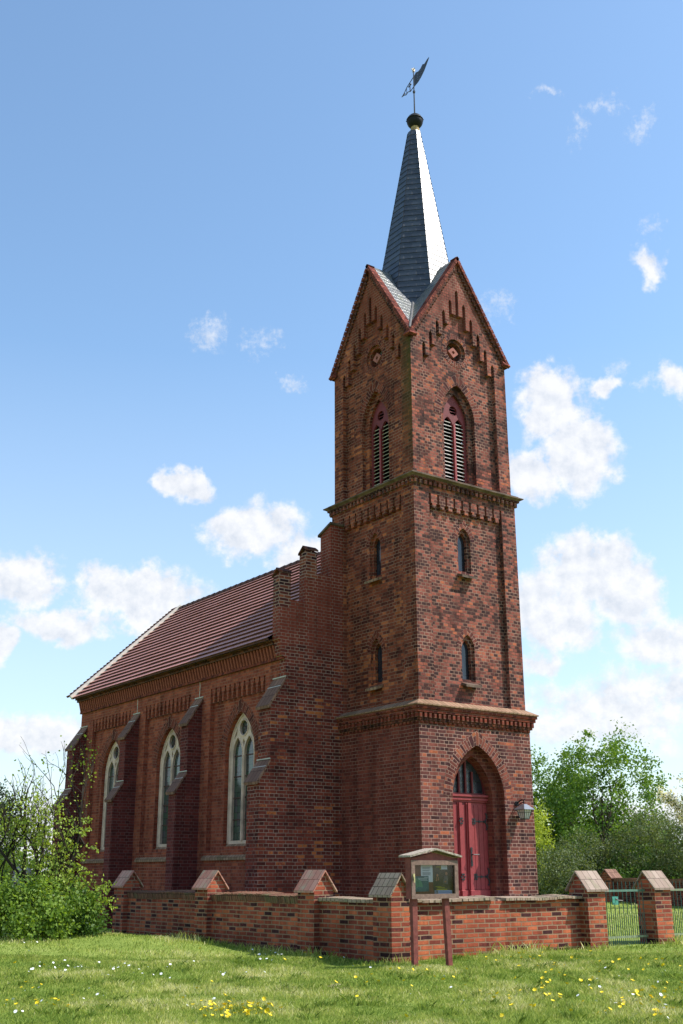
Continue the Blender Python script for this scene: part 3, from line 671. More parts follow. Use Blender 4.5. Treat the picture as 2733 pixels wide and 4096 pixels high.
# weather vane
vane = MB().tube([(TX.x, TX.y, 22.45), (TX.x, TX.y, 24.0)], .022, 8, .014).build('weather_vane', IRON, church)
MB().lathe([(.0, 23.22), (.035, 23.24), (.04, 23.30), (.0, 23.34)], (TX.x, TX.y, 0), 8).build('collar', IRON, vane)
g = Vector((-.166, -.986, 0)).normalized(); sdv = Vector((-g.y, g.x, 0))
Pv = lambda u, v, d: (TX.x + g.x * u + sdv.x * d, TX.y + g.y * u + sdv.y * d, v)
flag = [(.03, 23.44), (.25, 23.44), (.42, 23.49), (.60, 23.58), (.70, 23.66), (.86, 23.80), (.88, 23.84), (.78, 23.84), (.62, 23.80), (.52, 23.86), (.40, 23.80), (.26, 23.80), (.14, 23.86), (.03, 23.82)]
SEG = {'1': 'bc', '8': 'abcdefg', '7': 'abc', '9': 'abcdfg', '6': 'acdefg'}
holes = []
for row, (txt, zb) in enumerate((('1879', 23.655), ('1967', 23.50))):
    for i, chd in enumerate(txt):
        if True:
            u0 = .08 + i * .105; z0 = zb + i * .008; wv_, hv_, t_ = .052, .115, .012
            R_ = {'a': (u0 + t_ * 1.3, u0 + wv_ - t_ * 1.3, z0 + hv_ - t_, z0 + hv_), 'g': (u0 + t_ * 1.3, u0 + wv_ - t_ * 1.3, z0 + hv_ / 2 - t_ / 2, z0 + hv_ / 2 + t_ / 2), 'd': (u0 + t_ * 1.3, u0 + wv_ - t_ * 1.3, z0, z0 + t_),
                  'f': (u0, u0 + t_, z0 + hv_ / 2 + .008, z0 + hv_ - .008), 'e': (u0, u0 + t_, z0 + .008, z0 + hv_ / 2 - .008), 'b': (u0 + wv_ - t_, u0 + wv_, z0 + hv_ / 2 + .008, z0 + hv_ - .008), 'c': (u0 + wv_ - t_, u0 + wv_, z0 + .008, z0 + hv_ / 2 - .008)}
            for s_ in SEG[chd]: holes.append(rect(*R_[s_]))
fl = MB(); fl.panel(flag, holes, Pv, -.004); fl.panel(flag, holes, Pv, .004); fl.reveal(flag, Pv, -.004, .004); fl.build('flag', IRON, vane)
ar = MB(); ar.tube([Pv(-.02, 23.46, 0), Pv(-.2, 23.44, 0), Pv(-.34, 23.52, 0), Pv(-.46, 23.50, 0), Pv(-.62, 23.60, 0)], .013, 5); ar.tube([Pv(-.02, 23.80, 0), Pv(-.22, 23.76, 0), Pv(-.40, 23.72, 0), Pv(-.62, 23.60, 0)], .013, 5)
ar.tube([Pv(-.22, 23.76, 0), Pv(-.22, 23.44, 0)], .015, 5); ar.tube([Pv(-.14, 23.66, 0), Pv(-.30, 23.66, 0)], .018, 5); ar.tube([Pv(-.42, 23.72, 0), Pv(-.42, 23.5, 0)], .01, 4); ar.tube([Pv(-.42, 23.5, 0), Pv(-.56, 23.62, 0)], .008, 4)
ar.extr([(-.54, 23.55), (-.72, 23.60), (-.54, 23.65)], Pv, -.008, .008); ar.build('arrow', IRON, vane)
stp = [((.075 if i % 2 == 0 else .03) * math.sin(i * math.pi / 5), 24.05 + (.075 if i % 2 == 0 else .03) * math.cos(i * math.pi / 5)) for i in range(10)]
MB().extr(stp, Pv, -.01, .01).extr(stp, lambda u, v, d: (TX.x + sdv.x * u + g.x * d, TX.y + sdv.y * u + g.y * d, v), -.01, .01).build('star', simple('gilded_star', (.7, .55, .4), .3, .5, .2, 9., 0, .6), vane)

# --- nave
NY0, NY1 = 2.9, 14.67; NX = -1.62; MXc = 1.7
def nmir(x): return 2 * MXc - x
Pn = lambda u, v, d: (NX + d, u, v)      # left side wall, u along y
PD = .12
bays = [(3.78, 6.42, 5.10), (7.52, 10.14, 8.85), (11.13, 13.75, 12.44)]
sw = MB(); sout = rect(NY0 + .27, NY1, 0, 6.55); bayh = []
for a, c, m_ in bays:
    pts = [(a, 2.16), (c, 2.16), (c, 6.17)]
    n = 11; pitch = (c - a - .07) / n
    for k in range(n):
        uR = c - .07 - k * pitch; uL = uR - pitch + .07
        pts += [(uR, 6.17), (uR, 6.05), (uR - .028, 6.05), (uR - .028, 5.94), (uR - .045, 5.94), (uR - .045, 5.80), (uL + .045, 5.80), (uL + .045, 5.94), (uL + .028, 5.94), (uL + .028, 6.05), (uL, 6.05), (uL, 6.17)]
    pts.append((a, 6.17)) if pts[-1][0] > a + .001 else None
    bayh.append(pts)
sw.panel(sout, bayh, Pn, 0)
for hl in bayh: sw.reveal(hl, Pn, 0, PD)
sw.build('nave_wall', BR_NAVE, church)
for bi_, (a, c, m_) in enumerate(bays):
    op = opening(m_, .70, 2.25, 4.42, 1.05)
    f = MB(); f.panel(rect(a - .05, c + .05, 2.0, 6.3), [op], Pn, PD); f.reveal(op, Pn, PD, .34); f.build('recessed_field', BR_NAVE, church)
    # stone tracery window
    so = opening(m_, .70, 2.30, 4.42, 1.05); lan = []
    for s_ in (-1, 1):
        cc = m_ + s_ * .27; lan.append([(cc - .23, 2.38)] + arc(cc, .23, 4.42, .44, 7) + [(cc + .23, 2.38)])
    oc = circ(m_, 5.07, .20, 20)
    spn = [[(m_ + s_ * .33, 4.93), (m_ + s_ * .46, 4.80), (m_ + s_ * .42, 4.93), (m_ + s_ * .30, 5.08)][::s_] for s_ in (-1, 1)] + [[(m_, 4.83), (m_ - .05, 4.72), (m_, 4.60), (m_ + .05, 4.72)]]
    lan_all = lan + [oc] + spn
    t_ = MB(); t_.panel(so, lan_all, Pn, .23)
    for l in lan_all: t_.reveal(l, Pn, .23, .30)
    win = t_.build('pointed_window', STONE, church)
    e = MB()
    for l in lan:
        pl_ = [Pn(u, v, .228) for u, v in l]; e.tube(pl_, .013, 5)
    e.tube([Pn(u, v, .226) for u, v in oc + oc[:1]], .022, 5); e.tube([Pn(m_, z, .222) for z in (2.36, 4.4)], .028, 6)
    e.tube([Pn(u, v, .226) for u, v in opening(m_, .655, 2.32, 4.42, .98)], .02, 5)
    e.build('moulding', STONE, win)
    MB().panel(so, [], Pn, .29).build('pane', GLASS, win)
    bb = MB()
    for z in (2.87, 3.39, 3.90, 4.40): bb.extr(rect(m_ - .52, m_ + .52, z - .013, z + .013), Pn, .272, .285)
    for t in (0, 60, 120):
        a2 = math.radians(t + 30); bb.tube([Pn(m_ - .17 * math.cos(a2), 5.07 - .19 * math.sin(a2), .28), Pn(m_ + .17 * math.cos(a2), 5.07 + .19 * math.sin(a2), .28)], .008, 4)
    bb.build('glazing_bar', simple('rusty_glazing_bar', (.07, .025, .02), .7), win)
    MB().ring(arc(m_, .70, 4.42, 1.05), .26, Pn, PD, PD - .006).build('window_arch', BR_ARCHD, win)
    sl = MB()
    lo, hi = a + .0, c - .0
    def slope(y0, y1, d0, z0, d1, z1):
        pts = [Pn(y0, z0, d0), Pn(y1, z0, d0), Pn(y1, z1, d1), Pn(y0, z1, d1)]; hgt = math.hypot(d1 - d0, z1 - z0)
        sl.face(pts, [(y0 + z0, 0), (y1 + z0, 0), (y1 + z0 + .1, hgt), (y0 + z0 + .1, hgt)])
    slope(a - .12, c + .12, -.06, 1.985, PD + .005, 2.17); slope(m_ - .70, m_ + .70, PD + .004, 2.17, .29, 2.38)
    sl.extr(rect(a - .12, c + .12, 1.925, 1.984), Pn, -.06, .05)
    sl.build('window_sill', SILL, win)
# frieze band and cornice under the eaves
MB().extr(rect(NY0 + .05, NY1, 6.44, 6.50), Pn, -.07, .05).build('frieze_ledge', BR_RED, church)
MB().extr(rect(NY0 + .1, NY1, 6.50, 6.90), Pn, -.02, .1).build('frieze_band', simple('frieze_gap_shade', (.06, .018, .016), .9, .2, .3, 5.), church)  # red band coloured darker to paint the shade between the fins
fn = MB(); y = NY0 + .33
while y < NY1 - .02:
    fn.hull8([(NX - .07, y, 6.501), (NX - .07, y + .055, 6.501), (NX - .02, y + .065, 6.501), (NX - .02, y - .01, 6.501)], [(NX - .15, y, 6.80), (NX - .15, y + .055, 6.80), (NX - .02, y + .055, 6.80), (NX - .02, y, 6.80)])
    y += .142
fn.build('frieze_fin', simple('frieze_fin_red', (.27, .078, .048), .85, .15, .2, 7.), church)['kind'] = 'stuff'
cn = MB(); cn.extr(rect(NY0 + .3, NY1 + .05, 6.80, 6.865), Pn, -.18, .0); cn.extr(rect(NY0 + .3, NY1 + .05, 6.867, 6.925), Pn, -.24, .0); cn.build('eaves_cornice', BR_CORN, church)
# facade (west wall of the nave) with stepped gable
Pg = lambda u, v, d: (u, NY0 + d, v)
half = [(-1.62, 0), (-1.62, 6.46), (-1.74, 6.52), (-1.78, 6.86), (-1.83, 6.90), (-1.83, 7.69), (-1.50, 7.69), (-1.50, 7.88), (-1.07, 7.88), (-1.07, 8.50), (-.74, 8.50), (-.74, 8.64), (-.31, 8.64)]
outl = half + [(nmir(x), z) for x, z in half[::-1]]
fg = MB(); fg.extr(outl, Pg, 0, .27); fg.build('nave_gable', BR_GABLE, church)
PINN = brick('brick_pinnacle', [(0, (.03, .015, .018)), (.45, (.11, .032, .026)), (1, (.26, .085, .045))], stain=.05, mortar=(.42, .32, .25), mortar_dark=.8, ms=.011, header=1.)
for xa, xb, z0, zt in ((-1.83, -1.50, 7.69, 8.52), (-1.07, -.74, 8.50, 9.20)):
    for mr_ in (0, 1):
        a, c = (xa, xb) if not mr_ else (nmir(xb), nmir(xa))
        m = MB(); yb = NY0 + .27
        m.hull8([(a, NY0 - .003, z0), (c, NY0 - .003, z0), (c, yb, z0), (a, yb, z0)], [(a, NY0 - .003, zt + .0), (c, NY0 - .003, zt), (c, yb, zt - .08), (a, yb, zt - .08)])
        pin = m.build('pinnacle', PINN, church)
        m = MB(); yb += .03; y0_ = NY0 - .03; ym = (y0_ + yb) / 2
        for (ya, za_, yc, zc_) in ((y0_, zt - .0, ym - .04, zt + .09), (ym - .04, zt + .09, yb, zt - .08)):
            m.hull8([(a - .03, ya, za_), (c + .03, ya, za_), (c + .03, yc, zc_), (a - .03, yc, zc_)], [(a - .03, ya, za_ + .045), (c + .03, ya, za_ + .045), (c + .03, yc, zc_ + .045), (a - .03, yc, zc_ + .045)])
        m.build('pinnacle_cap', BR_CORN, pin)
for mr_ in (0, 1):
    a, c = (-.31, .10) if not mr_ else (nmir(.10), nmir(-.31))
    m = MB(); yb = NY0 + .35
    m.hull8([(a, NY0 - .002, 8.6), (c, NY0 - .002, 8.6), (c, yb + .1, 8.6), (a, yb + .1, 8.6)], [(a, NY0 - .002, 10.0), (c, NY0 - .002, 10.0), (c, yb + .1, 9.80), (a, yb + .1, 9.80)])
    pin = m.build('pinnacle', BR_GABLE, church)
    MB().hull8([(a - .05, NY0 - .04, 10.0), (c, NY0 - .04, 10.0), (c, yb + .16, 9.77), (a - .05, yb + .16, 9.77)], [(a - .05, NY0 - .04, 10.055), (c, NY0 - .04, 10.055), (c, yb + .16, 9.83), (a - .05, yb + .16, 9.83)]).build('pinnacle_cap', SOOT, pin)
# plain right side and far end
MB().box(nmir(NX) - .3, nmir(NX), NY0 + .28, NY1, 0, 6.9).build('nave_wall', BR_NAVE, church)
MB().extr([(NX + .02, 0), (nmir(NX) - .02, 0), (nmir(NX) - .02, 6.85), (MXc, 10.15), (NX + .02, 6.85)], lambda u, v, d: (u, NY1 - d, v), .004, .25).build('nave_wall', BR_NAVE, church)
# roof: 20 double courses of flat tiles, each a slab with a thick shaded lower edge
ex, ez, rzr = -1.97, 6.89, 10.30; nrow = 20
for mr_ in (0, 1):
    top = MB(); edge = MB(); X_ = (lambda x: x) if not mr_ else nmir
    run = MXc - ex; sl_ = (rzr - ez) / run; ln_ = math.hypot(run, rzr - ez); nrm = (-(rzr - ez) / ln_, run / ln_)
    for k in range(nrow):
        f0, f1 = k / nrow, (k + 1) / nrow
        xa, za = ex + run * f0, ez + (rzr - ez) * f0; xb, zb = ex + run * f1, ez + (rzr - ez) * f1
        T = .062; t2 = .012
        pa = (xa + nrm[0] * T, za + nrm[1] * T); pb = (xb + nrm[0] * t2, zb + nrm[1] * t2); pc = (xa + nrm[0] * .0, za + nrm[1] * .0)
        pm = (xa + nrm[0] * T * .5, za + nrm[1] * T * .5); pm2 = (pm[0] + .018 * run / ln_, pm[1] + .018 * (rzr - ez) / ln_)
        y0r, y1r = NY0 + .22, NY1 - .03
        ys_ = [y0r + (y1r - y0r) * j / 12 for j in range(13)]; rnd_ = random.Random(k)
        wob = [rnd_.uniform(-.006, .006) for _ in ys_]
        for j in range(12):
            a, c = ys_[j], ys_[j + 1]; wa_, wc_ = wob[j], wob[j + 1]
            top.face([(X_(pa[0]), a, pa[1] + wa_), (X_(pa[0]), c, pa[1] + wc_), (X_(pb[0]), c, pb[1]), (X_(pb[0]), a, pb[1])], [(a + .085 * (k % 2), 0), (c + .085 * (k % 2), 0), (c + .085 * (k % 2), .25), (a + .085 * (k % 2), .25)])
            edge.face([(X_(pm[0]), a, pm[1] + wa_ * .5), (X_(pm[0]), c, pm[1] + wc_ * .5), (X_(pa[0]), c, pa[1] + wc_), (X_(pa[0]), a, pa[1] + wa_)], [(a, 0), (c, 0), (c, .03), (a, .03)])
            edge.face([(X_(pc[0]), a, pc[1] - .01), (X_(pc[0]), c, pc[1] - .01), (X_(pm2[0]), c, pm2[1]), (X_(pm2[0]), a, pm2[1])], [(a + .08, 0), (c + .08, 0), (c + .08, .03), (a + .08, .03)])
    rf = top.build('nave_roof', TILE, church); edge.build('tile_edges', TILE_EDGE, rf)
    # verge at the far end
    v = MB(); o1, o2 = ex - .02, MXc + .0
    def vq(y0, y1, h0, h1): v.hull8([(X_(ex + nrm[0] * h0), y0, ez + nrm[1] * h0), (X_(ex + nrm[0] * h0), y1, ez + nrm[1] * h0), (X_(MXc), y1, rzr + h0 * 1.3), (X_(MXc), y0, rzr + h0 * 1.3)], [(X_(ex + nrm[0] * h1), y0, ez + nrm[1] * h1), (X_(ex + nrm[0] * h1), y1, ez + nrm[1] * h1), (X_(MXc), y1, rzr + h1 * 1.3), (X_(MXc), y0, rzr + h1 * 1.3)])
    vq(NY1 - .03, NY1 + .07, .0, .13); v.build('roof_verge', WHITE, rf)
    v = MB()
    for k in range(34):
        f0, f1 = k / 34, (k + .93) / 34
        v.hull8([(X_(ex + run * f + nrm[0] * hh), yy, ez + (rzr - ez) * f + nrm[1] * hh) for f, yy, hh in ((f0, NY1 + .07, .10), (f0, NY1 + .28, .10), (f1, NY1 + .28, .085), (f1, NY1 + .07, .085))], [(X_(ex + run * f + nrm[0] * hh), yy, ez + (rzr - ez) * f + nrm[1] * hh) for f, yy, hh in ((f0, NY1 + .07, .16), (f0, NY1 + .28, .16), (f1, NY1 + .28, .13), (f1, NY1 + .07, .13))])
    v.build('verge_tiles', TILE_EDGE, rf)
rd = MB(); k = 0; y = NY0 + .25
while y < NY1: rd.tube([(MXc, y, rzr + .01), (MXc, y + .36, rzr + .0)], .095, 10, .085); y += .35
rd.build('roof_ridge', TILE_EDGE, church, True)
# buttresses
def buttress(y0, y1, nm=0):
    X_ = (lambda x: x) if not nm else nmir
    m = MB()
    def bx(x0, x1, z0, z1, za, zb_):   # prism with sloped top: height za at x0 side, zb_ at x1
        m.hull8([(X_(x0), y0, z0), (X_(x1), y0, z0), (X_(x1), y1, z0), (X_(x0), y1, z0)], [(X_(x0), y0, za), (X_(x1), y0, zb_), (X_(x1), y1, zb_), (X_(x0), y1, za)])
    bx(-2.30, -2.02, 0, 0, 3.60, 4.02); bx(-2.02, NX + .002, 0, 0, 5.34, 5.93)
    bt = m.build('buttress', BR_GABLE if y0 < 3 else BR_BUTT, church)
    for (x0, za, x1, zb_, mt) in ((-2.36, 3.55, -2.022, 4.06, CAPR), (-2.08, 5.28, NX, 5.975, CAPR)):
        c = MB(); e = .035; sl2 = math.hypot(x1 - x0, zb_ - za)
        bq = [(X_(x0), y0 - e, za - .03), (X_(x0), y1 + e, za - .03), (X_(x1), y1 + e, zb_ - .03), (X_(x1), y0 - e, zb_ - .03)]
        tq = [(X_(x0 - .02), y0 - e, za + .035), (X_(x0 - .02), y1 + e, za + .035), (X_(x1), y1 + e, zb_ + .035), (X_(x1), y0 - e, zb_ + .035)]
        c.face(bq[::-1]); c.face(tq, [(0, 0), (y1 - y0 + .07, 0), (y1 - y0 + .07, sl2), (0, sl2)])
        for i in range(4): c.face([bq[i], bq[(i + 1) % 4], tq[(i + 1) % 4], tq[i]])
        c.build('buttress_cap', mt, bt)
        g2 = MB(); g2.box(X_(x1 - .02), X_(x1 - .001), y0 - e, y1 + e, zb_ + .035, zb_ + .06)
        for fq in (.33, .66): g2.face([(X_(x0 + (x1 - x0) * fq - .006), y0 - e, za + (zb_ - za) * fq + .041), (X_(x0 + (x1 - x0) * fq - .006), y1 + e, za + (zb_ - za) * fq + .041), (X_(x0 + (x1 - x0) * fq + .008), y1 + e, za + (zb_ - za) * (fq + .03) + .041), (X_(x0 + (x1 - x0) * fq + .008), y0 - e, za + (zb_ - za) * (fq + .03) + .041)])
        g2.build('mortar_joint', GREYM, bt)['kind'] = 'stuff'
for y0, y1 in ((2.902, 3.40), (6.84, 7.21), (10.52, 10.89), (14.18, 14.665)): buttress(y0, y1); buttress(y0, y1, 1)
for y in (7.02, 10.70):
    c = MB(); pts = [(y + random.Random(int(y * 9 + i)).uniform(-.012, .012), 5.98 + .46 * i / 5) for i in range(6)]
    for i in range(5): c.face([Pn(pts[i][0] - .014, pts[i][1], -.003), Pn(pts[i][0] + .014, pts[i][1], -.003), Pn(pts[i + 1][0] + .014, pts[i + 1][1], -.003), Pn(pts[i + 1][0] - .014, pts[i + 1][1], -.003)])
    c.build('mortar_joint', GREYM, church)
#==PART2==
# ------------------------------------------------------------------ boundary wall
def cap_roof(m, x0, x1, y0, y1, ze, zr, axis, tile):
    """saddle cap; ridge along axis; returns nothing, adds tiles to `tile` and the brick gable core to m"""
    e = .055; t = .035
    if axis == 'y':
        xm = (x0 + x1) / 2
        m.extr([(x0, ze), (x1, ze), (xm, zr)], lambda u, v, d: (u, d, v), y0, y1)
        sl = (zr - ze) / (xm - x0)
        for s in (-1, 1):
            xe = xm + s * (xm - x0 + e); zee = zr - (xm - x0 + e) * sl
            a = [(xe, y0 - e, zee + t * .3), (xe, y1 + e, zee + t * .3), (xm, y1 + e, zr + t * .3), (xm, y0 - e, zr + t * .3)]; b = [(x, y, z + t) for x, y, z in a]
            ln = math.hypot(xe - xm, zee - zr)
            tile.face(a[::-1]); tile.face(b, [(y0, .0), (y1 + 2 * e, .0), (y1 + 2 * e, ln), (y0, ln)])
            for i in range(4): tile.face([a[i], a[(i + 1) % 4], b[(i + 1) % 4], b[i]])
    else:
        ym = (y0 + y1) / 2
        m.extr([(y0, ze), (y1, ze), (ym, zr)], lambda u, v, d: (d, u, v), x0, x1)
        sl = (zr - ze) / (ym - y0)
        for s in (-1, 1):
            ye = ym + s * (ym - y0 + e); zee = zr - (ym - y0 + e) * sl
            a = [(x0 - e, ye, zee + t * .3), (x1 + e, ye, zee + t * .3), (x1 + e, ym, zr + t * .3), (x0 - e, ym, zr + t * .3)]; b = [(x, y, z + t) for x, y, z in a]
            ln = math.hypot(ye - ym, zee - zr)
            tile.face(a[::-1]); tile.face(b, [(x0, .0), (x1 + 2 * e, .0), (x1 + 2 * e, ln), (x0, ln)])
            for i in range(4): tile.face([a[i], a[(i + 1) % 4], b[(i + 1) % 4], b[i]])
def pillar(x0, x1, y0, y1, zb, ze, zr, axis, parent, name='pillar', mat=None, capm=None):
    m = MB(); m.box(x0, x1, y0, y1, zb, ze); t = MB(); cap_roof(m, x0, x1, y0, y1, ze + .001, zr, axis, t)
    p = m.build(name, mat or BR_WALL, parent); t.build('pillar_cap', capm or CAPT, p); return p
bwl = empty('boundary_wall', (-3.7, -3.6, .2), 'low red brick churchyard wall turning the corner in front of the church', 'wall')
XL = -3.80; YF = -3.64
pillar(-3.92, -3.545, -3.85, -3.36, -.3, 1.30, 1.57, 'y', bwl, capm=COPE)
pillar(-3.92, -3.50, -1.64, -1.12, -.3, 1.345, 1.63, 'y', bwl, capm=CAPL)
pillar(-3.92, -3.50, 2.20, 2.72, -.3, 1.36, 1.64, 'y', bwl, capm=CAPL)
pillar(-3.92, -3.50, 6.12, 6.64, -.3, 1.375, 1.65, 'y', bwl, capm=CAPL)
pillar(.755, 1.245, -3.85, -3.40, -.3, 1.325, 1.60, 'x', bwl)
def sag(t): return .012 * math.sin(t * 2.1) + .006 * math.sin(t * 5.3)
for a, c in ((-3.36, -1.64), (-1.12, 2.20), (2.72, 6.12)):
    s = MB(); s.box(XL, XL + .25, a, c, -.3, 1.13); s.build('wall_section', BR_WALL, bwl)
    if a < -3:   # flat coping course
        cp = MB(); y = a
        while y < c - .02:
            y2 = min(y + .13, c); z = 1.19 + sag(y); cp.hull8([(XL - .06, y + .004, z - .055), (XL + .31, y + .004, z - .055), (XL + .31, y2 - .004, z - .055), (XL - .06, y2 - .004, z - .055)], [(XL - .06, y + .004, z), (XL + .31, y + .004, z + .015), (XL + .31, y2 - .004, z + .015), (XL - .06, y2 - .004, z)]); y += .131
        cp.box(XL - .02, XL + .27, a, c, 1.131, 1.15); cp.build('coping', COPE, bwl)
    else:        # upright soldier bricks
        cp = MB(); y = a; rr = random.Random(int(a * 10)); cp.box(XL + .02, XL + .23, a, c, 1.131, 1.20)
        while y < c - .02:
            y2 = min(y + .078, c); z = 1.245 + sag(y) + rr.uniform(-.008, .008); x = XL - .045 + rr.uniform(-.008, .008)
            cp.hull8([(x + .03, y + .005, z - .15), (XL + .22, y + .005, z - .15), (XL + .22, y2 - .005, z - .15), (x + .03, y2 - .005, z - .15)], [(x, y + .004, z - .02), (XL + .30, y + .004, z + .02), (XL + .30, y2 - .004, z + .02), (x, y2 - .004, z - .02)]); y += .0785
        cp.build('coping', SOLD, bwl)
s = MB(); s.box(-3.545, .755, YF, YF + .25, -.3, 1.135); s.build('wall_section', BR_WALL, bwl)
cp = MB(); x = -3.54; rr = random.Random(5); cp.box(-3.545, -1.36, YF + .03, YF + .23, 1.136, 1.16); cp.box(-1.31, .755, YF + .03, YF + .23, 1.136, 1.16)
while x < .74:
    x2 = min(x + .128, .752); z = 1.20 + sag(x * 1.3) * .8 + rr.uniform(-.004, .004); yy = YF - .085 + rr.uniform(-.012, .008)
    if abs((x + x2) / 2 + 1.335) > .07:
        cp.hull8([(x + .003, yy, z - .055), (x2 - .003, yy, z - .055), (x2 - .003, YF + .32, z - .045), (x + .003, YF + .32, z - .045)], [(x + .003, yy, z - .012), (x2 - .003, yy, z - .012), (x2 - .003, YF + .33, z + .012), (x + .003, YF + .33, z + .012)])
    x += .1295
cp.build('coping', COPE, bwl)
# plinth course at the foot of the left wall
pf = MB(); y = -1.1; rr = random.Random(8)
while y < 6.1:
    if not 2.1 < y < 2.75:
        d = rr.uniform(.03, .05); pf.box(XL - d, XL, y + .004, y + .072, .05, .335 + rr.uniform(-.012, .01))
    y += .0785
pf.box(XL - .015, XL + .02, -1.1, 6.1, .0, .27); pf.build('plinth_course', SOLD, bwl)
# gate pillar, gate and railing
gp = empty('gate_pillar', (2.93, -3.62, .3), 'square brick pillar with tiled saddle cap to the right of the iron gate', 'pillar')
pillar(2.69, 3.18, -3.85, -3.40, -.2, 1.335, 1.60, 'x', gp)
gp3 = empty('gate_pillar', (5.6, -3.62, .3), 'square brick pillar at the far right end of the green railing', 'pillar')
pillar(5.45, 5.94, -3.85, -3.40, -.2, 1.335, 1.60, 'x', gp3)
def railing(name, x0, x1, yy, label, cat, gate):
    o = empty(name, ((x0 + x1) / 2, yy, .3), label, cat)
    MB().box(x0, x1, yy - .012, yy + .012, 1.255, 1.295).build('top_rail', GREENR if not gate else GREENI2, o)
    MB().box(x0, x1, yy - .012, yy + .012, .41, .45).build('bottom_rail', GREENR, o)
    n = int((x1 - x0) / .112); st = (x1 - x0) / n
    for i in range(n):
        x = x0 + (i + .5) * st; m = MB(); r = random.Random(i); lx = r.uniform(-.006, .006)
        m.tube([(x, yy, .29), (x + lx, yy, 1.37), (x + lx, yy, 1.43)], .0085, 6); m.tube([(x + lx, yy, 1.40), (x + lx, yy, 1.45)], .010, 6, .001); m.build('bar', GREENI, o)
        if i < n - 1:
            m = MB(); x += st / 2; m.tube([(x, yy, .29), (x, yy, .82)], .0075, 6); m.tube([(x, yy, .82), (x, yy, .88)], .009, 6, .001); m.build('short_bar', GREENI, o)
    if gate:
        lk = MB().box(1.70, 1.86, yy - .03, yy - .012, 1.02, 1.17).build('lock_plate', simple('teal_paint', (.06, .26, .20), .4, .5, .2, 10.), o)
        MB().tube([(1.80, yy - .03, 1.11), (1.80, yy - .07, 1.11), (1.73, yy - .075, 1.13)], .012, 6).build('handle', LEAD, lk)
        MB().tube([(1.86, yy - .02, 1.10), (2.0, yy - .02, 1.09)], .011, 6).build('bolt', LEAD, lk)
    return o
railing('iron_gate', 1.25, 2.69, -3.60, 'green iron bar gate with teal lock plate between two brick pillars', 'gate', True)
railing('iron_railing', 3.18, 5.45, -3.60, 'green iron bar railing right of the gate pillar', 'railing', False)
# far churchyard wall
fw = empty('churchyard_wall', (22, 13.5, .4), 'dark shaded brick wall at the far side of the churchyard in front of the trees', 'wall')
A = Vector((31.5, 31.5)); B = Vector((15.0, -.2)); dv = (B - A).normalized(); nv = Vector((-dv.y, dv.x)); wl = (B - A).length
Pw = lambda u, v, d: (A.x + dv.x * u + nv.x * d, A.y + dv.y * u + nv.y * d, v)
m = MB(); 
def uvface(m, pts, uvs): m.face(pts, uvs)
for d in (0, .3): m.face([Pw(0, -.2, d), Pw(wl, -.2, d), Pw(wl, 1.25, d), Pw(0, 1.25, d)], [(0, 0), (wl, 0), (wl, 1.45), (0, 1.45)])
m.face([Pw(0, 1.25, 0), Pw(wl, 1.25, 0), Pw(wl, 1.25, .3), Pw(0, 1.25, .3)]); m.build('wall_section', BR_FAR, fw)
m = MB(); u = 0
while u < wl: m.extr(rect(u, u + .07, 1.251, 1.385 + .02 * math.sin(u)), Pw, -.03, .33); u += .08
m.build('coping', SOLD, fw)
for (cxp, cyp) in ((22.7, 14.7), (28.6, 25.9)):
    px_ = empty('wall_pillar', (cxp, cyp, .3), 'small gabled brick pillar in the far churchyard wall', 'pillar', 'pillars in the far churchyard wall') if False else None
    u = (Vector((cxp, cyp)) - A).dot(dv); q = A + dv * u
    pillar(q.x - .3, q.x + .3, q.y - .3, q.y + .3, -.2, 1.42, 1.72, 'x', fw, capm=CAPR)

# ------------------------------------------------------------------ notice board
YB = -4.85
nbd = empty('notice_board', (-3.9, YB, .25), 'brown wooden notice board with little pitched roof on two posts in front of the wall', 'notice board')
MB().hull8([(-4.315, YB - .035, .1), (-4.235, YB - .035, .1), (-4.235, YB + .035, .1), (-4.315, YB + .035, .1)], [(-4.325, YB - .035, 1.25), (-4.225, YB - .035, 1.25), (-4.225, YB + .035, 1.25), (-4.325, YB + .035, 1.25)]).build('post', WOODB, nbd)
MB().hull8([(-3.615, YB - .035, .1), (-3.535, YB - .035, .1), (-3.535, YB + .035, .1), (-3.615, YB + .035, .1)], [(-3.675, YB - .035, 1.25), (-3.575, YB - .035, 1.25), (-3.575, YB + .035, 1.25), (-3.675, YB + .035, 1.25)]).build('post', WOODB, nbd)
x0, x1, z0, z1 = -4.37, -3.41, 1.23, 1.80; f = .07
cs = MB(); cs.box(x0 - .0, x1 + .0, YB + .02, YB + .04, z0 + .01, z1); 
cs.box(x0 - .012, x0 - .001, YB - .07, YB + .05, z0, z1 + .045); cs.box(x1 + .001, x1 + .012, YB - .07, YB + .05, z0, z1 + .045); cs.box(x0 - .0005, x1 + .0005, YB - .02, YB + .048, z0 + .001, z0 + .02)
cs.extr([(x0, z1 + .002), (x1, z1 + .002), (x1, z1 + .03), ((x0 + x1) / 2, z1 + .115), (x0, z1 + .03)], P, YB - .06, YB + .052)
case = cs.build('case', WOODB, nbd)
df = MB(); yf = YB - .085
df.box(x0, x1, yf, yf + .045, z1 - f, z1); df.box(x0, x1, yf, yf + .045, z0, z0 + f); df.box(x0, x0 + f, yf + .001, yf + .044, z0 + f, z1 - f); df.box(x1 - f, x1, yf + .001, yf + .044, z0 + f, z1 - f)
dfr = df.build('door_frame', WOODG, nbd)
MB().box(x0 + .022, x0 + .05, yf - .018, yf - .001, 1.53, 1.60).box(x0 + .028, x0 + .042, yf - .03, yf - .018, 1.47, 1.56).build('latch', simple('brass_latch', (.62, .52, .25), .4, .5, .2, 10.), dfr)
rfm = MB(); xm = (x0 + x1) / 2
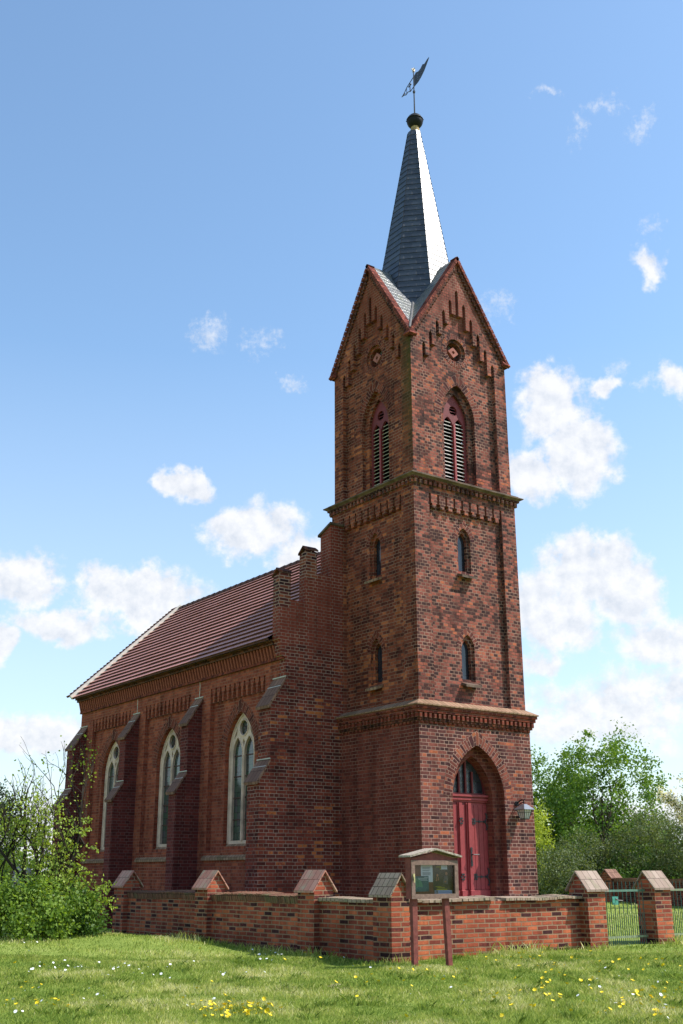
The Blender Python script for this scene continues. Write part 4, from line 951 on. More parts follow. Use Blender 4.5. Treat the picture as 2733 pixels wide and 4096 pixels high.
for s_ in (-1, 1):
    xe = xm + s_ * .535; a = [(xe, YB - .13, 1.845), (xm, YB - .13, 1.955), (xm, YB + .16, 1.955), (xe, YB + .16, 1.845)]
    rfm.hull8(a, [(x, y, z + .03) for x, y, z in a])
rfm.build('board_roof', BOARDROOF, nbd)
bk = MB().box(x0 + f, x1 - f, YB + .01, YB + .019, z0 + f, z1 - f).build('back_board', simple('brown_back_board', (.19, .08, .05), .8, .2, .2, 6.), nbd)
def sheet(name, xa, xb, za, zb, mat, y, rot=0.):
    cx, cz = (xa + xb) / 2, (za + zb) / 2; c, s = math.cos(rot), math.sin(rot)
    R = lambda x, z: (cx + (x - cx) * c - (z - cz) * s, cz + (x - cx) * s + (z - cz) * c)
    m = MB(); m.extr([R(xa, za), R(xb, za), R(xb, zb), R(xa, zb)], P, y - .0015, y); return m.build(name, mat, bk), R
PAP = simple('white_paper', (.62, .64, .68), .7, .2, .03, 3.); INK = simple('grey_print', (.12, .12, .14), .8, .1, .1, 5.); YEL = simple('yellow_print', (.42, .38, .04), .8, .1, .1, 5.)
yb = YB + .008
o, _ = sheet('paper', -4.105, -3.865, 1.475, 1.765, PAP, yb)
m = MB()
for i, (zz, wd_) in enumerate(((1.735, .14), (1.70, .16), (1.688, .16), (1.676, .15), (1.655, .16), (1.643, .13), (1.618, .16), (1.606, .17), (1.594, .15), (1.582, .17))): m.box(-4.075, -4.075 + wd_, yb - .003, yb - .002, zz - .0028, zz + .0028)
m.build('print_lines', INK, o)
TEAL = simple('teal_poster', (.05, .115, .125), .5, .4, .45, 6.); o, R = sheet('poster', -4.29, -3.955, 1.335, 1.565, TEAL, yb - .004, .02)
lf = [(-4.25, 1.51), (-4.21, 1.53), (-4.18, 1.52), (-4.15, 1.53), (-4.12, 1.50), (-4.09, 1.46), (-4.08, 1.40), (-4.12, 1.405), (-4.17, 1.41), (-4.20, 1.39), (-4.22, 1.43)]
MB().extr(lf, P, yb - .0075, yb - .006).build('leaf_picture', simple('pale_green_print', (.13, .27, .17), .6, .3, .35, 12.), o)
MB().tube([(-4.20, yb - .008, 1.40), (-4.24, yb - .008, 1.365), (-4.285, yb - .008, 1.35)], .004, 4).build('leaf_stalk', simple('pale_green_print', (.22, .42, .26), .6, .3, .2, 12.), o)
m = MB()
for xa, xb, zz in ((-4.05, -3.97, 1.548), (-4.18, -3.975, 1.535), (-4.165, -3.985, 1.52), (-4.12, -3.975, 1.503)): m.box(xa, xb, yb - .008, yb - .0065, zz - .0028, zz + .0028)
m.build('print_lines', PAP, o)
DP = Mat('dark_concert_poster', .4, .4); DP.color(DP.ramp(DP.noise(9., 4, .6), [(.35, (.022, .016, .007)), (.55, (.06, .042, .018)), (.75, (.10, .075, .03))]))
o, R = sheet('poster', -3.862, -3.485, 1.345, 1.765, DP.m, yb - .004)
SK = simple('warm_photo_print', (.36, .17, .08), .6, .3, .4, 20.); SH = simple('grey_photo_print', (.14, .11, .10), .6, .3, .4, 20.)
m = MB(); m.extr(circ(-3.775, 1.575, .022, 10), P, yb - .0085, yb - .0065); m.extr([(-3.81, 1.49), (-3.80, 1.55), (-3.785, 1.55), (-3.775, 1.49)], P, yb - .009, yb - .0065); m.extr([(-3.765, 1.50), (-3.76, 1.55), (-3.745, 1.54), (-3.75, 1.49)], P, yb - .0095, yb - .0065); m.extr(circ(-3.585, 1.60, .026, 10), P, yb - .0085, yb - .0065); m.extr([(-3.64, 1.47), (-3.62, 1.495), (-3.59, 1.49), (-3.60, 1.465)], P, yb - .01, yb - .0065); m.build('figure_picture', SK, o)
m = MB(); m.extr([(-3.665, 1.47), (-3.63, 1.56), (-3.60, 1.575), (-3.565, 1.565), (-3.55, 1.50), (-3.56, 1.44), (-3.63, 1.45)], P, yb - .0078, yb - .006); m.build('figure_picture', SH, o)
m = MB()
for xa, xb, zz, hh in ((-3.80, -3.62, 1.702, .006), (-3.72, -3.68, 1.672, .007), (-3.82, -3.70, 1.405, .004), (-3.78, -3.63, 1.390, .004), (-3.80, -3.58, 1.365, .007)): m.box(xa, xb, yb - .0105, yb - .0065, zz - hh, zz + hh)
m.build('print_lines', YEL, o)
o, R = sheet('paper', -3.695, -3.57, 1.665, 1.762, PAP, yb - .012)
m = MB(); [m.box(-3.68, -3.59, yb - .0155, yb - .0145, zz - .0025, zz + .0025) for zz in (1.735, 1.715, 1.70, 1.685)]; m.build('print_lines', simple('faint_print', (.40, .42, .45), .8), o)
o, R = sheet('paper', -3.845, -3.485, 1.298, 1.352, simple('pale_blue_strip', (.38, .43, .60), .7, .2, .05, 3.), yb - .016)
m = MB(); m.box(-3.832, -3.778, yb - .0205, yb - .019, 1.302, 1.347); m.build('date_box', INK, o)
tcv = bpy.data.curves.new('date', 'FONT'); tcv.body = '21.'; tcv.size = .038; tcv.align_x = 'CENTER'; tcv.extrude = .0004
tmp = bpy.data.objects.new('tmp', tcv); col.objects.link(tmp); bpy.context.view_layer.update()
tm = bpy.data.meshes.new_from_object(tmp.evaluated_get(bpy.context.evaluated_depsgraph_get())); bpy.data.objects.remove(tmp)
for v in tm.vertices: x, y, z = v.co; v.co = (-3.805 + x - parent_loc(nbd).x, yb - .022 - z - parent_loc(nbd).y, 1.308 + y - parent_loc(nbd).z)
tm.materials.clear(); tm.materials.append(PAP); to = bpy.data.objects.new('date_number', tm); col.objects.link(to); to.parent = bk
m = MB(); [m.box(-3.765, -3.50, yb - .0205, yb - .019, zz - .003, zz + .003) for zz in (1.335, 1.318)]; m.build('print_lines', simple('blue_print', (.12, .17, .42), .8), o)
GL = Mat('clear_pane', .05, .5)
mixs = GL.node('ShaderNodeMixShader'); tr_ = GL.node('ShaderNodeBsdfTransparent'); gl_ = GL.node('ShaderNodeBsdfGlossy'); gl_.inputs['Roughness'].default_value = .05
frn = GL.node('ShaderNodeFresnel'); frn.inputs[0].default_value = 1.45; GL.L.new(frn.outputs[0], mixs.inputs[0]); GL.L.new(tr_.outputs[0], mixs.inputs[1]); GL.L.new(gl_.outputs[0], mixs.inputs[2]); GL.L.new(mixs.outputs[0], GL.N['Material Output'].inputs[0])
MB().face([(x0 + f, YB - .06, z0 + f), (x1 - f, YB - .06, z0 + f), (x1 - f, YB - .06, z1 - f), (x0 + f, YB - .06, z1 - f)]).build('glass_pane', GL.m, dfr)
# reparent: small prints become sub-parts of the back board
for ob in [c for c in bpy.data.objects if c.parent and c.parent.parent and c.parent.parent == bk]: ob.parent = bk

# ------------------------------------------------------------------ wall lamp
LX, LY = 2.86, -.23
lamp = empty('wall_lamp', (LX, 0, 3.1), 'black and pale glass lantern on a bracket to the right of the church door', 'lamp')
b = MB(); b.lathe([(0, -.0), (.0, 0)], (0, 0, 0), 4) if False else None
b.extr(circ(LX - .02, 3.12, .055, 14), P, -.03, -.002); b.tube([(LX - .02, -.02, 3.12), (LX, -.08, 3.17), (LX, -.16, 3.20), (LX, LY, 3.19), (LX, LY, 3.10)], .016, 6); b.tube([(LX, -.03, 3.07), (LX, -.12, 3.12), (LX, LY, 3.15)], .011, 5)
b.tube([(LX + .0, LY, 3.19), (LX + .02, LY - .03, 3.22)], .012, 5); b.build('bracket', DARKM, lamp)
MB().lathe([(.0, 3.105), (.06, 3.10), (.235, 2.985), (.235, 2.972), (.0, 2.975)], (LX, LY, 0), 4, math.pi / 4).build('lamp_cap', simple('grey_lamp_metal', (.20, .21, .23), .3, .6, .2, 9., 0, .5), lamp)
MB().lathe([(.165, 2.972), (.095, 2.775)], (LX, LY, 0), 4, math.pi / 4).build('lamp_glass', simple('frosted_lamp_glass', (.52, .46, .42), .35, .5, .1, 6.), lamp)
cg_ = MB()
for k in range(4):
    t = math.pi / 4 + k * math.pi / 2; t2 = t + math.pi / 2
    q = lambda r, tt, z: (LX + r * math.cos(tt), LY + r * math.sin(tt), z)
    p0, p1, p2, p3 = Vector(q(.17, t, 2.97)), Vector(q(.10, t, 2.775)), Vector(q(.17, t2, 2.97)), Vector(q(.10, t2, 2.775))
    cg_.tube([p0, p1], .012, 4); cg_.tube([p1, p3], .010, 4)
    for fq in (.33, .66): cg_.tube([p0.lerp(p2, fq), p1.lerp(p3, fq)], .005, 4)
    cg_.tube([p0.lerp(p1, .3), p2.lerp(p3, .3)], .005, 4)
cg_.build('lamp_frame', IRON, lamp)

# gravestone
gst = MB(); gx, gy = -3.37, 14.1
dv2 = Vector((.81, -.59)); nv2 = Vector((.59, .81)); Pg2 = lambda u, v, d: (gx + dv2.x * u + nv2.x * d, gy + dv2.y * u + nv2.y * d, v)
prof = [(-.25, .25), (.25, .25), (.25, 1.66)] + [(.25 * math.cos(t), 1.66 + .2 * math.sin(t)) for t in np.linspace(.15, math.pi - .15, 11)] + [(-.25, 1.66)]
gst.extr(prof, Pg2, -.08, .08)
tag(gst.build('gravestone', GRANITE), 'pale grey rounded gravestone standing behind the left bush', 'gravestone')

# ------------------------------------------------------------------ trees and shrubs
def leafmat(name, c0, c1, trans=.35, rough=.55):
    m = Mat(name, rough, .3)
    at_ = m.node('ShaderNodeAttribute', attribute_name='tone'); c = m.ramp(at_.outputs['Fac'], [(0, c0), (1, c1)])
    m.color(c); mx_ = m.node('ShaderNodeMixShader'); tl = m.node('ShaderNodeBsdfTranslucent'); m.L.new(c, tl.inputs[0])
    hs = m.node('ShaderNodeMix', data_type='RGBA', blend_type='MULTIPLY'); hs.inputs[0].default_value = 1; m.L.new(c, hs.inputs[6]); hs.inputs[7].default_value = (1.6, 1.5, .6, 1); m.L.new(hs.outputs[2], tl.inputs[0])
    mx_.inputs[0].default_value = trans; m.L.new(m.b.outputs[0], mx_.inputs[1]); m.L.new(tl.outputs[0], mx_.inputs[2]); m.L.new(mx_.outputs[0], m.N['Material Output'].inputs[0]); return m.m
LM_HAZEL = leafmat('fresh_hornbeam_leaf', (.12, .20, .025), (.36, .45, .075))
LM_BUSH = leafmat('bush_leaf', (.04, .095, .012), (.26, .38, .05))
LM_TREE = leafmat('maple_leaf', (.06, .13, .018), (.17, .28, .035))
LM_DARK = leafmat('dark_tree_leaf', (.035, .085, .013), (.11, .20, .026))
LM_WILL = leafmat('willow_leaf', (.075, .105, .04), (.17, .21, .085))
LM_YEL = leafmat('yellow_green_leaf', (.22, .30, .03), (.46, .52, .07))
LM_CON = leafmat('conifer_needles', (.022, .05, .018), (.06, .10, .03), .15)
LM_BLOS = leafmat('blossom', (.55, .50, .47), (.85, .82, .78), .3)
LM_PUR = leafmat('purple_leaf', (.09, .03, .04), (.17, .06, .07), .2)
BARK = simple('grey_brown_bark', (.085, .065, .05), .95, .1, .4, 9., .01)
BARKD = simple('dark_twig_bark', (.035, .028, .022), .95, .1, .3, 9.)

def leaves(name, mat, pts, size, parent, rng, droop=0., tone=None, aspect=.6, outward=None):
    """one mesh of small folded leaf faces"""
    pts = np.asarray(pts); n = len(pts); size = size * rng.uniform(.6, 1.25, n)
    d = rng.normal(size=(n, 3)); d[:, 2] -= droop; d /= np.linalg.norm(d, axis=1)[:, None]
    r = rng.normal(size=(n, 3)); r[:, 2] *= .5
    if outward is not None: r = r * .8 + outward
    s = np.cross(d, r); s /= np.linalg.norm(s, axis=1)[:, None] + 1e-9
    L_ = size[:, None]; W_ = L_ * aspect * .5
    nrm = np.cross(d, s)
    v = np.stack([pts, pts + d * L_ * .5 + s * W_ + nrm * L_ * .08, pts + d * L_, pts + d * L_ * .5 - s * W_ + nrm * L_ * .08], 1).reshape(-1, 3)
    off = np.array(parent_loc(parent)); v = v - off
    me = bpy.data.meshes.new(name); me.vertices.add(4 * n); me.vertices.foreach_set('co', v.ravel()); me.loops.add(4 * n); me.polygons.add(n)
    me.loops.foreach_set('vertex_index', np.arange(4 * n)); me.polygons.foreach_set('loop_start', np.arange(0, 4 * n, 4))
    try: me.polygons.foreach_set('loop_total', np.full(n, 4))
    except Exception: pass
    me.update(calc_edges=True); me.validate()
    tn = np.clip((rng.uniform(0, 1, n) if tone is None else tone + rng.normal(0, .15, n)), 0, 1)
    a = me.attributes.new('tone', 'FLOAT', 'FACE'); a.data.foreach_set('value', tn.astype(np.float32))
    me.materials.append(mat); o = bpy.data.objects.new(name, me); col.objects.link(o); o.parent = parent; return o

BOUND = None
def grow(rng, m, p, d, length, r, depth, tips, path, spread=.5, up=.25, kids=3, minr=.006, seg=4, nodes=None):
    """recursive tapered limbs"""
    pts = [Vector(p)]; dd = Vector(d).normalized(); q = Vector(p)
    for i in range(seg):
        dd = (dd + Vector(rng.normal(0, .14, 3)) + Vector((0, 0, up * .15))).normalized()
        if BOUND is not None:
            lt = (q - BOUND[0]).dot(BOUND[1])
            if lt > BOUND[2]: dd = (dd - BOUND[1] * 1.2).normalized()
        q = q + dd * (length / seg); pts.append(q.copy())
        if nodes is not None and depth <= 2: nodes.append((tuple(q), tuple(dd), depth))
    m.tube(pts, r, 7 if r > .05 else 5 if r > .02 else 3, max(minr * .6, r * .55))
    if depth == 0: tips.append((tuple(q), tuple(dd))); return
    for k in range(kids):
        f = rng.uniform(.35, 1.0) if k else 1.0; idx = min(seg, max(1, int(round(f * seg)))); b = pts[idx]
        nd = (dd + Vector(rng.normal(0, spread, 3)) + Vector((0, 0, up))).normalized()
        grow(rng, m, b, nd, length * rng.uniform(.62, .85), max(minr, r * .55), depth - 1, tips, path, spread, up, kids, minr, seg, nodes)

def blob_crown(rng, n_cl, n_leaf, centre, rad, rcl, zmin=None, hollow=.35, lobes=5):
    """points in leafy clumps over an irregular crown"""
    c = np.array(centre); R = np.array(rad)
    lob = [(rng.normal(size=3), rng.uniform(.15, .4)) for _ in range(lobes)]
    out_ = []; outw = []; tone = []
    while len(out_) < n_cl:
        v = rng.normal(size=3); v /= np.linalg.norm(v); k = 1 + sum(a * max(0, v @ (l / np.linalg.norm(l))) ** 3 for l, a in lob) - .2 * rng.uniform()
        rr = (hollow + (1 - hollow) * rng.uniform() ** .6) * k; p = c + v * R * rr
        if zmin is not None and p[2] < zmin: continue
        rc_ = rcl * rng.uniform(.5, 1.25); q = p + rng.normal(size=(n_leaf, 3)) * rc_ * .5; out_.append(q); outw.append(np.repeat((q - p) / (rc_ + 1e-6) * .5 + v * .5 + np.array([0, 0, .35]), 1, 0)); tone.append(np.full(n_leaf, rng.uniform(.15, .85)))
    return np.concatenate(out_), np.concatenate(outw), np.concatenate(tone)

def far_tree(name, label, cat, x, y, zb, h, w_, mat, seed, n_cl=150, n_leaf=60, leaf=.16, trunk_h=.3, rcl=.6, group=None, hollow=.35, lobes=5, elong=1., limbs=True, droop=.1):
    rng = np.random.default_rng(seed); o = empty(name, (x, y, zb), label, cat, group)
    m = MB(); tips = []; r0 = h * .018
    m.tube([(x, y, zb - .3), (x + .05, y, zb + h * trunk_h * .5), (x, y + .05, zb + h * trunk_h)], r0, 8, r0 * .75)
    if limbs:
        for k in range(5):
            a = k * 1.256 + rng.uniform(-.3, .3); grow(rng, m, (x, y, zb + h * trunk_h * rng.uniform(.55, 1)), (math.cos(a) * .5 * w_ / h * 2, math.sin(a) * .5 * w_ / h * 2, 1), h * .26, r0 * .55, 2, tips, None, .38, .3, 3, .012, 4)
    m.build('trunk', BARK, o)
    zc = zb + h * (trunk_h + 1) / 2
    pts, ow, tn = blob_crown(rng, n_cl, n_leaf, (x, y, zc), (w_ / 2, w_ / 2, h * (1 - trunk_h) / 2), rcl, zb + h * trunk_h * .5, hollow, lobes)
    leaves('crown', mat, pts, leaf, o, rng, droop, tn, .65, ow); return o

# sparse young tree behind the bush on the left
def young_tree(x, y, zb, seed):
    rng = np.random.default_rng(seed); o = empty('young_tree', (x, y, zb), 'sparse young tree with bare upper twigs left of the church', 'tree')
    m = MB(); tips = []; nodes = []
    rt = Vector((.81, -.59, 0)); fwd_ = Vector((.59, .81, 0))
    st = [((-.05, 0), 1.35, .085, (-.06, 0, 1)), ((.14, .06), 1.5, .06, (.10, .05, 1)), ((.30, -.1), 1.3, .04, (.22, .1, 1)), ((-.45, .1), 1.3, .045, (-.25, 0, 1)), ((-.8, .1), 1.25, .04, (-.1, 0, 1))]
    global BOUND
    BOUND = (Vector((x, y, zb)), rt, .80)
    for (ox, oy), ln, r, dd in st:
        b = Vector((x, y, zb - .1)) + rt * ox + fwd_ * oy; d = rt * dd[0] + fwd_ * dd[1] + Vector((0, 0, dd[2]))
        grow(rng, m, b, d, ln * .98, r, 4, tips, None, .36, .26, 3, .0055, 5, nodes)
    m.build('trunk', BARKD, o); BOUND = None
    P_ = []; tone = []
    for (q, d, dep) in nodes:
        hgt = q[2] - zb; dens_ = 1.5 if hgt < 2.2 else .55
        if q[2] > 4.9: continue
        k = rng.poisson(dens_)
        for _ in range(k): P_.append(np.array(q) + rng.normal(size=3) * .06); tone.append(.75 if hgt < 3.2 else .3)
    leaves('crown', LM_HAZEL, P_, .062, o, rng, .35, np.array(tone), .75); print('young tree nodes', len(nodes), len(P_), max(q[2] for q, _, _ in nodes))
    return o
young_tree(-6.85, 4.0, .5, 11)
def shrub(name, label, cx, cy, zb, w_, h, mat, seed, n_cl, n_leaf, leaf, group=None, rcl=.3, droop=.3, stems=True, elong=(1, 1)):
    rng = np.random.default_rng(seed); o = empty(name, (cx, cy, zb), label, 'shrub', group)
    if stems:
        m = MB(); tips = []
        for k in range(9):
            a = rng.uniform(0, 6.28); grow(rng, m, (cx + .15 * math.cos(a), cy + .15 * math.sin(a), zb - .05), (math.cos(a) * .6, math.sin(a) * .6, 1), h * .4, .018, 2, tips, None, .4, .2, 2, .004, 4)
        m.build('stem', BARKD, o)
    pts, ow, tn = blob_crown(rng, n_cl, n_leaf, (cx, cy, zb + h * .45), (w_ / 2 * elong[0], w_ / 2 * elong[1], h * .55), rcl, zb + .02, .3, 6)
    leaves('foliage', mat, pts, leaf, o, rng, droop, tn, .7, ow); return o
shrub('leafy_bush', 'dense bright green bush against the left end of the brick wall', -7.0, 3.15, .42, 1.75, 1.15, LM_BUSH, 21, 150, 55, .07, rcl=.24)
shrub('leafy_bush', 'low dark green bush at the foot of the wall beside the last pillar', -6.25, 2.95, .38, .75, .8, LM_DARK, 22, 60, 50, .06, rcl=.18)
shrub('leafy_bush', 'bright green bush at the left edge of the lawn', -7.95, 3.9, .5, 1.5, 1.0, LM_BUSH, 23, 110, 55, .075, rcl=.26)
def spray(seed):
    """long leafy branches of the hazel reaching over the wall in front of the church"""
    rng = np.random.default_rng(seed); o = empty('branching_bush', (-6.75, 3.75, .45), 'light green bush with long sunlit branches in front of the nave', 'shrub')
    m = MB(); P_ = []; tone = []
    rt = Vector((.81, -.59, 0)); fw_ = Vector((.59, .81, 0))
    for k in range(34):
        lat = rng.uniform(-.45, .85); top = rng.uniform(1.0, 3.6)
        if k % 5 == 0: lat = rng.uniform(.7, 1.25); top = rng.uniform(.9, 2.3)
        top = top * (1 - .22 * abs(lat)); b = Vector((-6.75, 3.75, .4)) + rt * rng.uniform(-.3, .3) + fw_ * rng.uniform(-.2, .2)
        e = Vector((-6.75, 3.75, .4 + top * .85)) + rt * lat * 1.1 + fw_ * rng.uniform(-.5, .4); mid = b.lerp(e, .5) + rt * rng.uniform(-.12, .12) + Vector((0, 0, .22))
        pts = [b.lerp(mid, t).lerp(mid.lerp(e, t), t) + Vector(rng.normal(0, .02, 3)) for t in np.linspace(0, 1, 9)]
        m.tube(pts, .013, 4, .003)
        for i in range(3, 9):
            for s in range(2):
                if rng.uniform() < .62:
                    d = (rt * rng.normal(0, 1) + fw_ * rng.normal(0, .6) + Vector((0, 0, rng.uniform(-.3, .6)))).normalized(); ln = rng.uniform(.12, .38); tw = [pts[i], pts[i] + d * ln * .5, pts[i] + d * ln + Vector((0, 0, -.04))]
                    m.tube(tw, .004, 3, .002)
                    for t in np.linspace(.2, 1, 7):
                        q = tw[0].lerp(tw[2], t)
                        for _ in range(2): P_.append(np.array(q) + rng.normal(size=3) * .028); tone.append(rng.uniform(.4, 1))
    m.build('stem', BARKD, o); leaves('foliage', LM_HAZEL, P_, .06, o, rng, .5, np.array(tone), .8); return o
spray(31)
far_tree('conifer', 'dark green conifer behind the bare twigs at the left edge', 'tree', -1.6, 22.6, .4, 4.6, 2.4, LM_CON, 41, 170, 60, .12, .08, .35, droop=.5)
far_tree('conifer', 'dark conifer partly outside the left edge of the photo', 'tree', -3.2, 23.4, .4, 5.0, 2.6, LM_CON, 42, 170, 60, .12, .08, .35, droop=.5)
shrub('garden_shrub', 'yellow green rounded shrub beside the gravestone', -2.5, 16.3, .3, 1.3, 2.1, LM_YEL, 43, 70, 60, .07, rcl=.25, stems=False)
shrub('garden_shrub', 'small purple leaved shrub left of the gravestone', -3.95, 13.2, .3, .5, 1.5, LM_PUR, 44, 25, 40, .06, rcl=.14, stems=False)
shrub('garden_shrub', 'mid green shrub behind the gravestone at the left edge', -5.6, 17.5, .3, 3.0, 1.9, LM_TREE, 45, 110, 60, .09, rcl=.35, stems=False)
shrub('garden_shrub', 'low mid green shrub far left behind the bush', -2.2, 18.6, .3, 2.6, 1.7, LM_BUSH, 46, 90, 55, .09, rcl=.35, stems=False)
# trees beyond the far wall on the right
GT = 'trees beyond the far churchyard wall'
far_tree('broadleaf_tree', 'tall open green tree with visible limbs right of the tower', 'tree', 28.9, 20.3, .5, 7.9, 5.4, LM_TREE, 51, 185, 75, .17, .22, .62, GT, .55, 7)
far_tree('broadleaf_tree', 'dense green tree rising close beside the tower', 'tree', 29.2, 24.3, .5, 6.9, 5.6, LM_TREE, 52, 260, 60, .17, .12, .62, GT, .2, 7)
far_tree('broadleaf_tree', 'dark green tree standing half behind the tower', 'tree', 26.6, 26.5, .5, 7.4, 4.5, LM_TREE, 53, 220, 60, .17, .12, .6, GT, .3, 5)
far_tree('broadleaf_tree', 'small yellow green tree beside the wall lamp corner', 'tree', 22.6, 19.0, .5, 4.2, 1.9, LM_YEL, 54, 90, 60, .10, .1, .3, GT, .2, 4)
shrub('garden_shrub', 'low grey green shrub at the wall close to the tower', 21.9, 16.4, .4, 2.6, 2.1, LM_WILL, 55, 110, 60, .09, rcl=.35)
shrub('garden_shrub', 'feathery grey green shrub below the tall open tree', 25.0, 17.6, .4, 3.2, 3.2, LM_WILL, 56, 190, 60, .09, rcl=.4)
shrub('garden_shrub', 'broad grey green shrub rising above the iron gate', 26.6, 15.6, .4, 3.8, 4.1, LM_WILL, 57, 240, 65, .09, rcl=.45)
shrub('garden_shrub', 'tall grey green shrub at the right edge under the blossom', 28.0, 13.2, .4, 3.8, 4.3, LM_WILL, 58, 240, 65, .09, rcl=.45)
shrub('hedge_shrub', 'dark green undergrowth between the far wall and the grey green shrubs', 24.2, 19.6, .4, 5.5, 2.3, LM_DARK, 59, 220, 60, .12, rcl=.45)
shrub('hedge_shrub', 'dark green undergrowth at the foot of the grey green shrubs near the right edge', 27.0, 16.8, .4, 6.0, 2.2, LM_DARK, 60, 240, 60, .12, rcl=.45)
shrub('hedge_shrub', 'dark bank of foliage behind the tall open tree', 32.5, 22.0, .4, 8.0, 4.2, LM_DARK, 61, 260, 60, .18, rcl=.7)
# blossoming tree: long flowering branches entering from the right
def blossom():
    rng = np.random.default_rng(71); bx_, by_ = 19.9, 6.4; o = empty('blossom_tree', (bx_, by_, .4), 'white flowering fruit tree reaching in at the right edge', 'tree')
    m = MB(); tips = []; nodes = []
    m.tube([(bx_, by_, .2), (bx_, by_, 2.2)], .12, 8, .09)
    rt = Vector((.81, -.59, 0))
    for d, ln in (((-.9, .1, .9), 1.35), ((-.5, .2, 1.3), 1.35), ((-.9, -.1, .45), 1.1), ((.2, 0, 1.4), 1.3), ((.8, .2, .8), 1.2)):
        dd = rt * d[0] + Vector((.59, .81, 0)) * d[1] + Vector((0, 0, d[2])); grow(rng, m, (bx_, by_, 2.1), dd, ln, .05, 3, tips, None, .26, .12, 3, .008, 5, nodes)
    m.build('trunk', BARKD, o); P_ = []
    for q, d, dep in nodes:
        for _ in range(10): P_.append(np.array(q) + rng.normal(size=3) * .09)
    P_ = np.array(P_); k = rng.uniform(size=len(P_)) < .68
    leaves('blossom', LM_BLOS, P_[k], .075, o, rng, 0, None, 1.); leaves('crown', LM_WILL, P_[~k], .09, o, rng, .1, None, .6)
blossom()
# far hedge line at the horizon (wood that reads as one mass)
rng = np.random.default_rng(81); P_ = []
for a in np.arange(25, 85, .22):
    t = math.radians(a + rng.uniform(-.3, .3)); rr = rng.uniform(88, 112); hh = rng.uniform(1.5, 3.6)
    c = np.array([CAM.x + rr * math.cos(t), CAM.y + rr * math.sin(t), .8]); P_.append(c + rng.normal(size=(90, 3)) * np.array([1.1, 1.1, hh * .45]))
ww = leaves('far_wood', LM_DARK, np.concatenate(P_), .45, None, rng, .1, None, .8); tag(ww, 'distant dark green line of trees along the horizon', 'wood', kind='stuff')

# ------------------------------------------------------------------ grass
rng = np.random.default_rng(7)
def inview(n, d0, d1, lat=.36, pw=1.0):
    d = d0 + (d1 - d0) * rng.uniform(0, 1, n) ** pw; l = rng.uniform(-lat, lat, n) * d
    return CAM.x + .589 * d + .808 * l, CAM.y + .808 * d - .589 * l, d
def clear(x, y):
    k = ~((x > -3.93) & (y > -3.88) & (x < 6)) | ((y > 7.6) & (x < -3.2))
    k &= ~((x > -3.9) & (y > -3.9) & (y < 7.6))
    return k
def grass(n, d0, d1, h, wd, pw, filt, seed, lat=.36):
    x, y, d = inview(n, d0, d1, lat, pw); k = filt(x, y); x, y, d = x[k], y[k], d[k]; n = len(x)
    patch = np.sin(x * 1.9 + 1.3 * np.sin(y * 1.1)) * np.sin(y * 1.6 + 2 * np.sin(x * .8)) ; p2 = np.sin(x * 6.1 + y * 3.3) * np.sin(y * 5.7 - x * 2.9)
    hh = h * (1 + .45 * patch + .25 * p2) * rng.uniform(.45, 1.25, n); hh = np.clip(hh, .008, .3)
    ang = rng.uniform(0, 6.283, n); wv = wd * rng.uniform(.6, 1.3, n) * (d / 14); lean = rng.normal(0, .38, (n, 2)) + np.array([.08, .05]); z = gz(x, y) - .004
    b = np.stack([x, y, z], 1); s = np.stack([np.cos(ang), np.sin(ang), np.zeros(n)], 1) * wv[:, None] * .5
    mid = b + np.concatenate([lean * hh[:, None] * .35, (hh * .6)[:, None]], 1); tip = b + np.concatenate([lean * hh[:, None] * 1.05, hh[:, None]], 1)
    v = np.stack([b - s, b + s, mid + s * .75, tip, mid - s * .75], 1).reshape(-1, 3)
    tn = np.clip(.42 + .34 * patch + .18 * p2 + rng.normal(0, .22, n), 0, 1)
    return v, tn
def far_side(x, y): return clear(x, y)
def near_wall(x, y): return clear(x, y) & (((np.abs(x + 4.15) < .3) & (y > -4) & (y < 7)) | ((np.abs(y + 4.1) < .25) & (x > -4.4) & (x < 6)))
cl = inview(230, 11.5, 20, .36, 1.); clx = np.repeat(cl[0], 70) + rng.normal(0, .07, 230 * 70); cly = np.repeat(cl[1], 70) + rng.normal(0, .07, 230 * 70)
def tufts():
    n = len(clx); k = clear(clx, cly); x, y = clx[k], cly[k]; n = len(x); hh = .085 * rng.uniform(.4, 1.2, n); ang = rng.uniform(0, 6.283, n); wv = .011 * rng.uniform(.6, 1.4, n)
    b = np.stack([x, y, gz(x, y) - .004], 1); s_ = np.stack([np.cos(ang), np.sin(ang), np.zeros(n)], 1) * wv[:, None] * .5; lean = rng.normal(0, .55, (n, 2))
    mid = b + np.concatenate([lean * hh[:, None] * .35, (hh * .6)[:, None]], 1); tip = b + np.concatenate([lean * hh[:, None] * 1.05, hh[:, None]], 1)
    return np.stack([b - s_, b + s_, mid + s_ * .8, tip, mid - s_ * .8], 1).reshape(-1, 3), np.clip(.12 + rng.normal(0, .12, n), 0, 1)
parts = [tufts(), grass(430000, 11.2, 20.5, .050, .0065, 1.05, clear, 1, .46), grass(160000, 20, 32, .050, .0065, 1.3, clear, 2, .5), grass(60000, 16.5, 28, .13, .0085, 1, near_wall, 4, .5)]
def yard(x, y): return (y > -3.3) & (x > 3.6)
parts.append(grass(60000, 23, 55, .06, .0065, 1.2, yard, 3, .36))
v = np.concatenate([p[0] for p in parts]); tn = np.concatenate([p[1] for p in parts]); n = len(tn)
me = bpy.data.meshes.new('grass'); me.vertices.add(5 * n); me.vertices.foreach_set('co', v.ravel())
me.loops.add(5 * n); me.polygons.add(n); me.loops.foreach_set('vertex_index', np.arange(5 * n)); me.polygons.foreach_set('loop_start', np.arange(0, 5 * n, 5))
me.update(calc_edges=True)
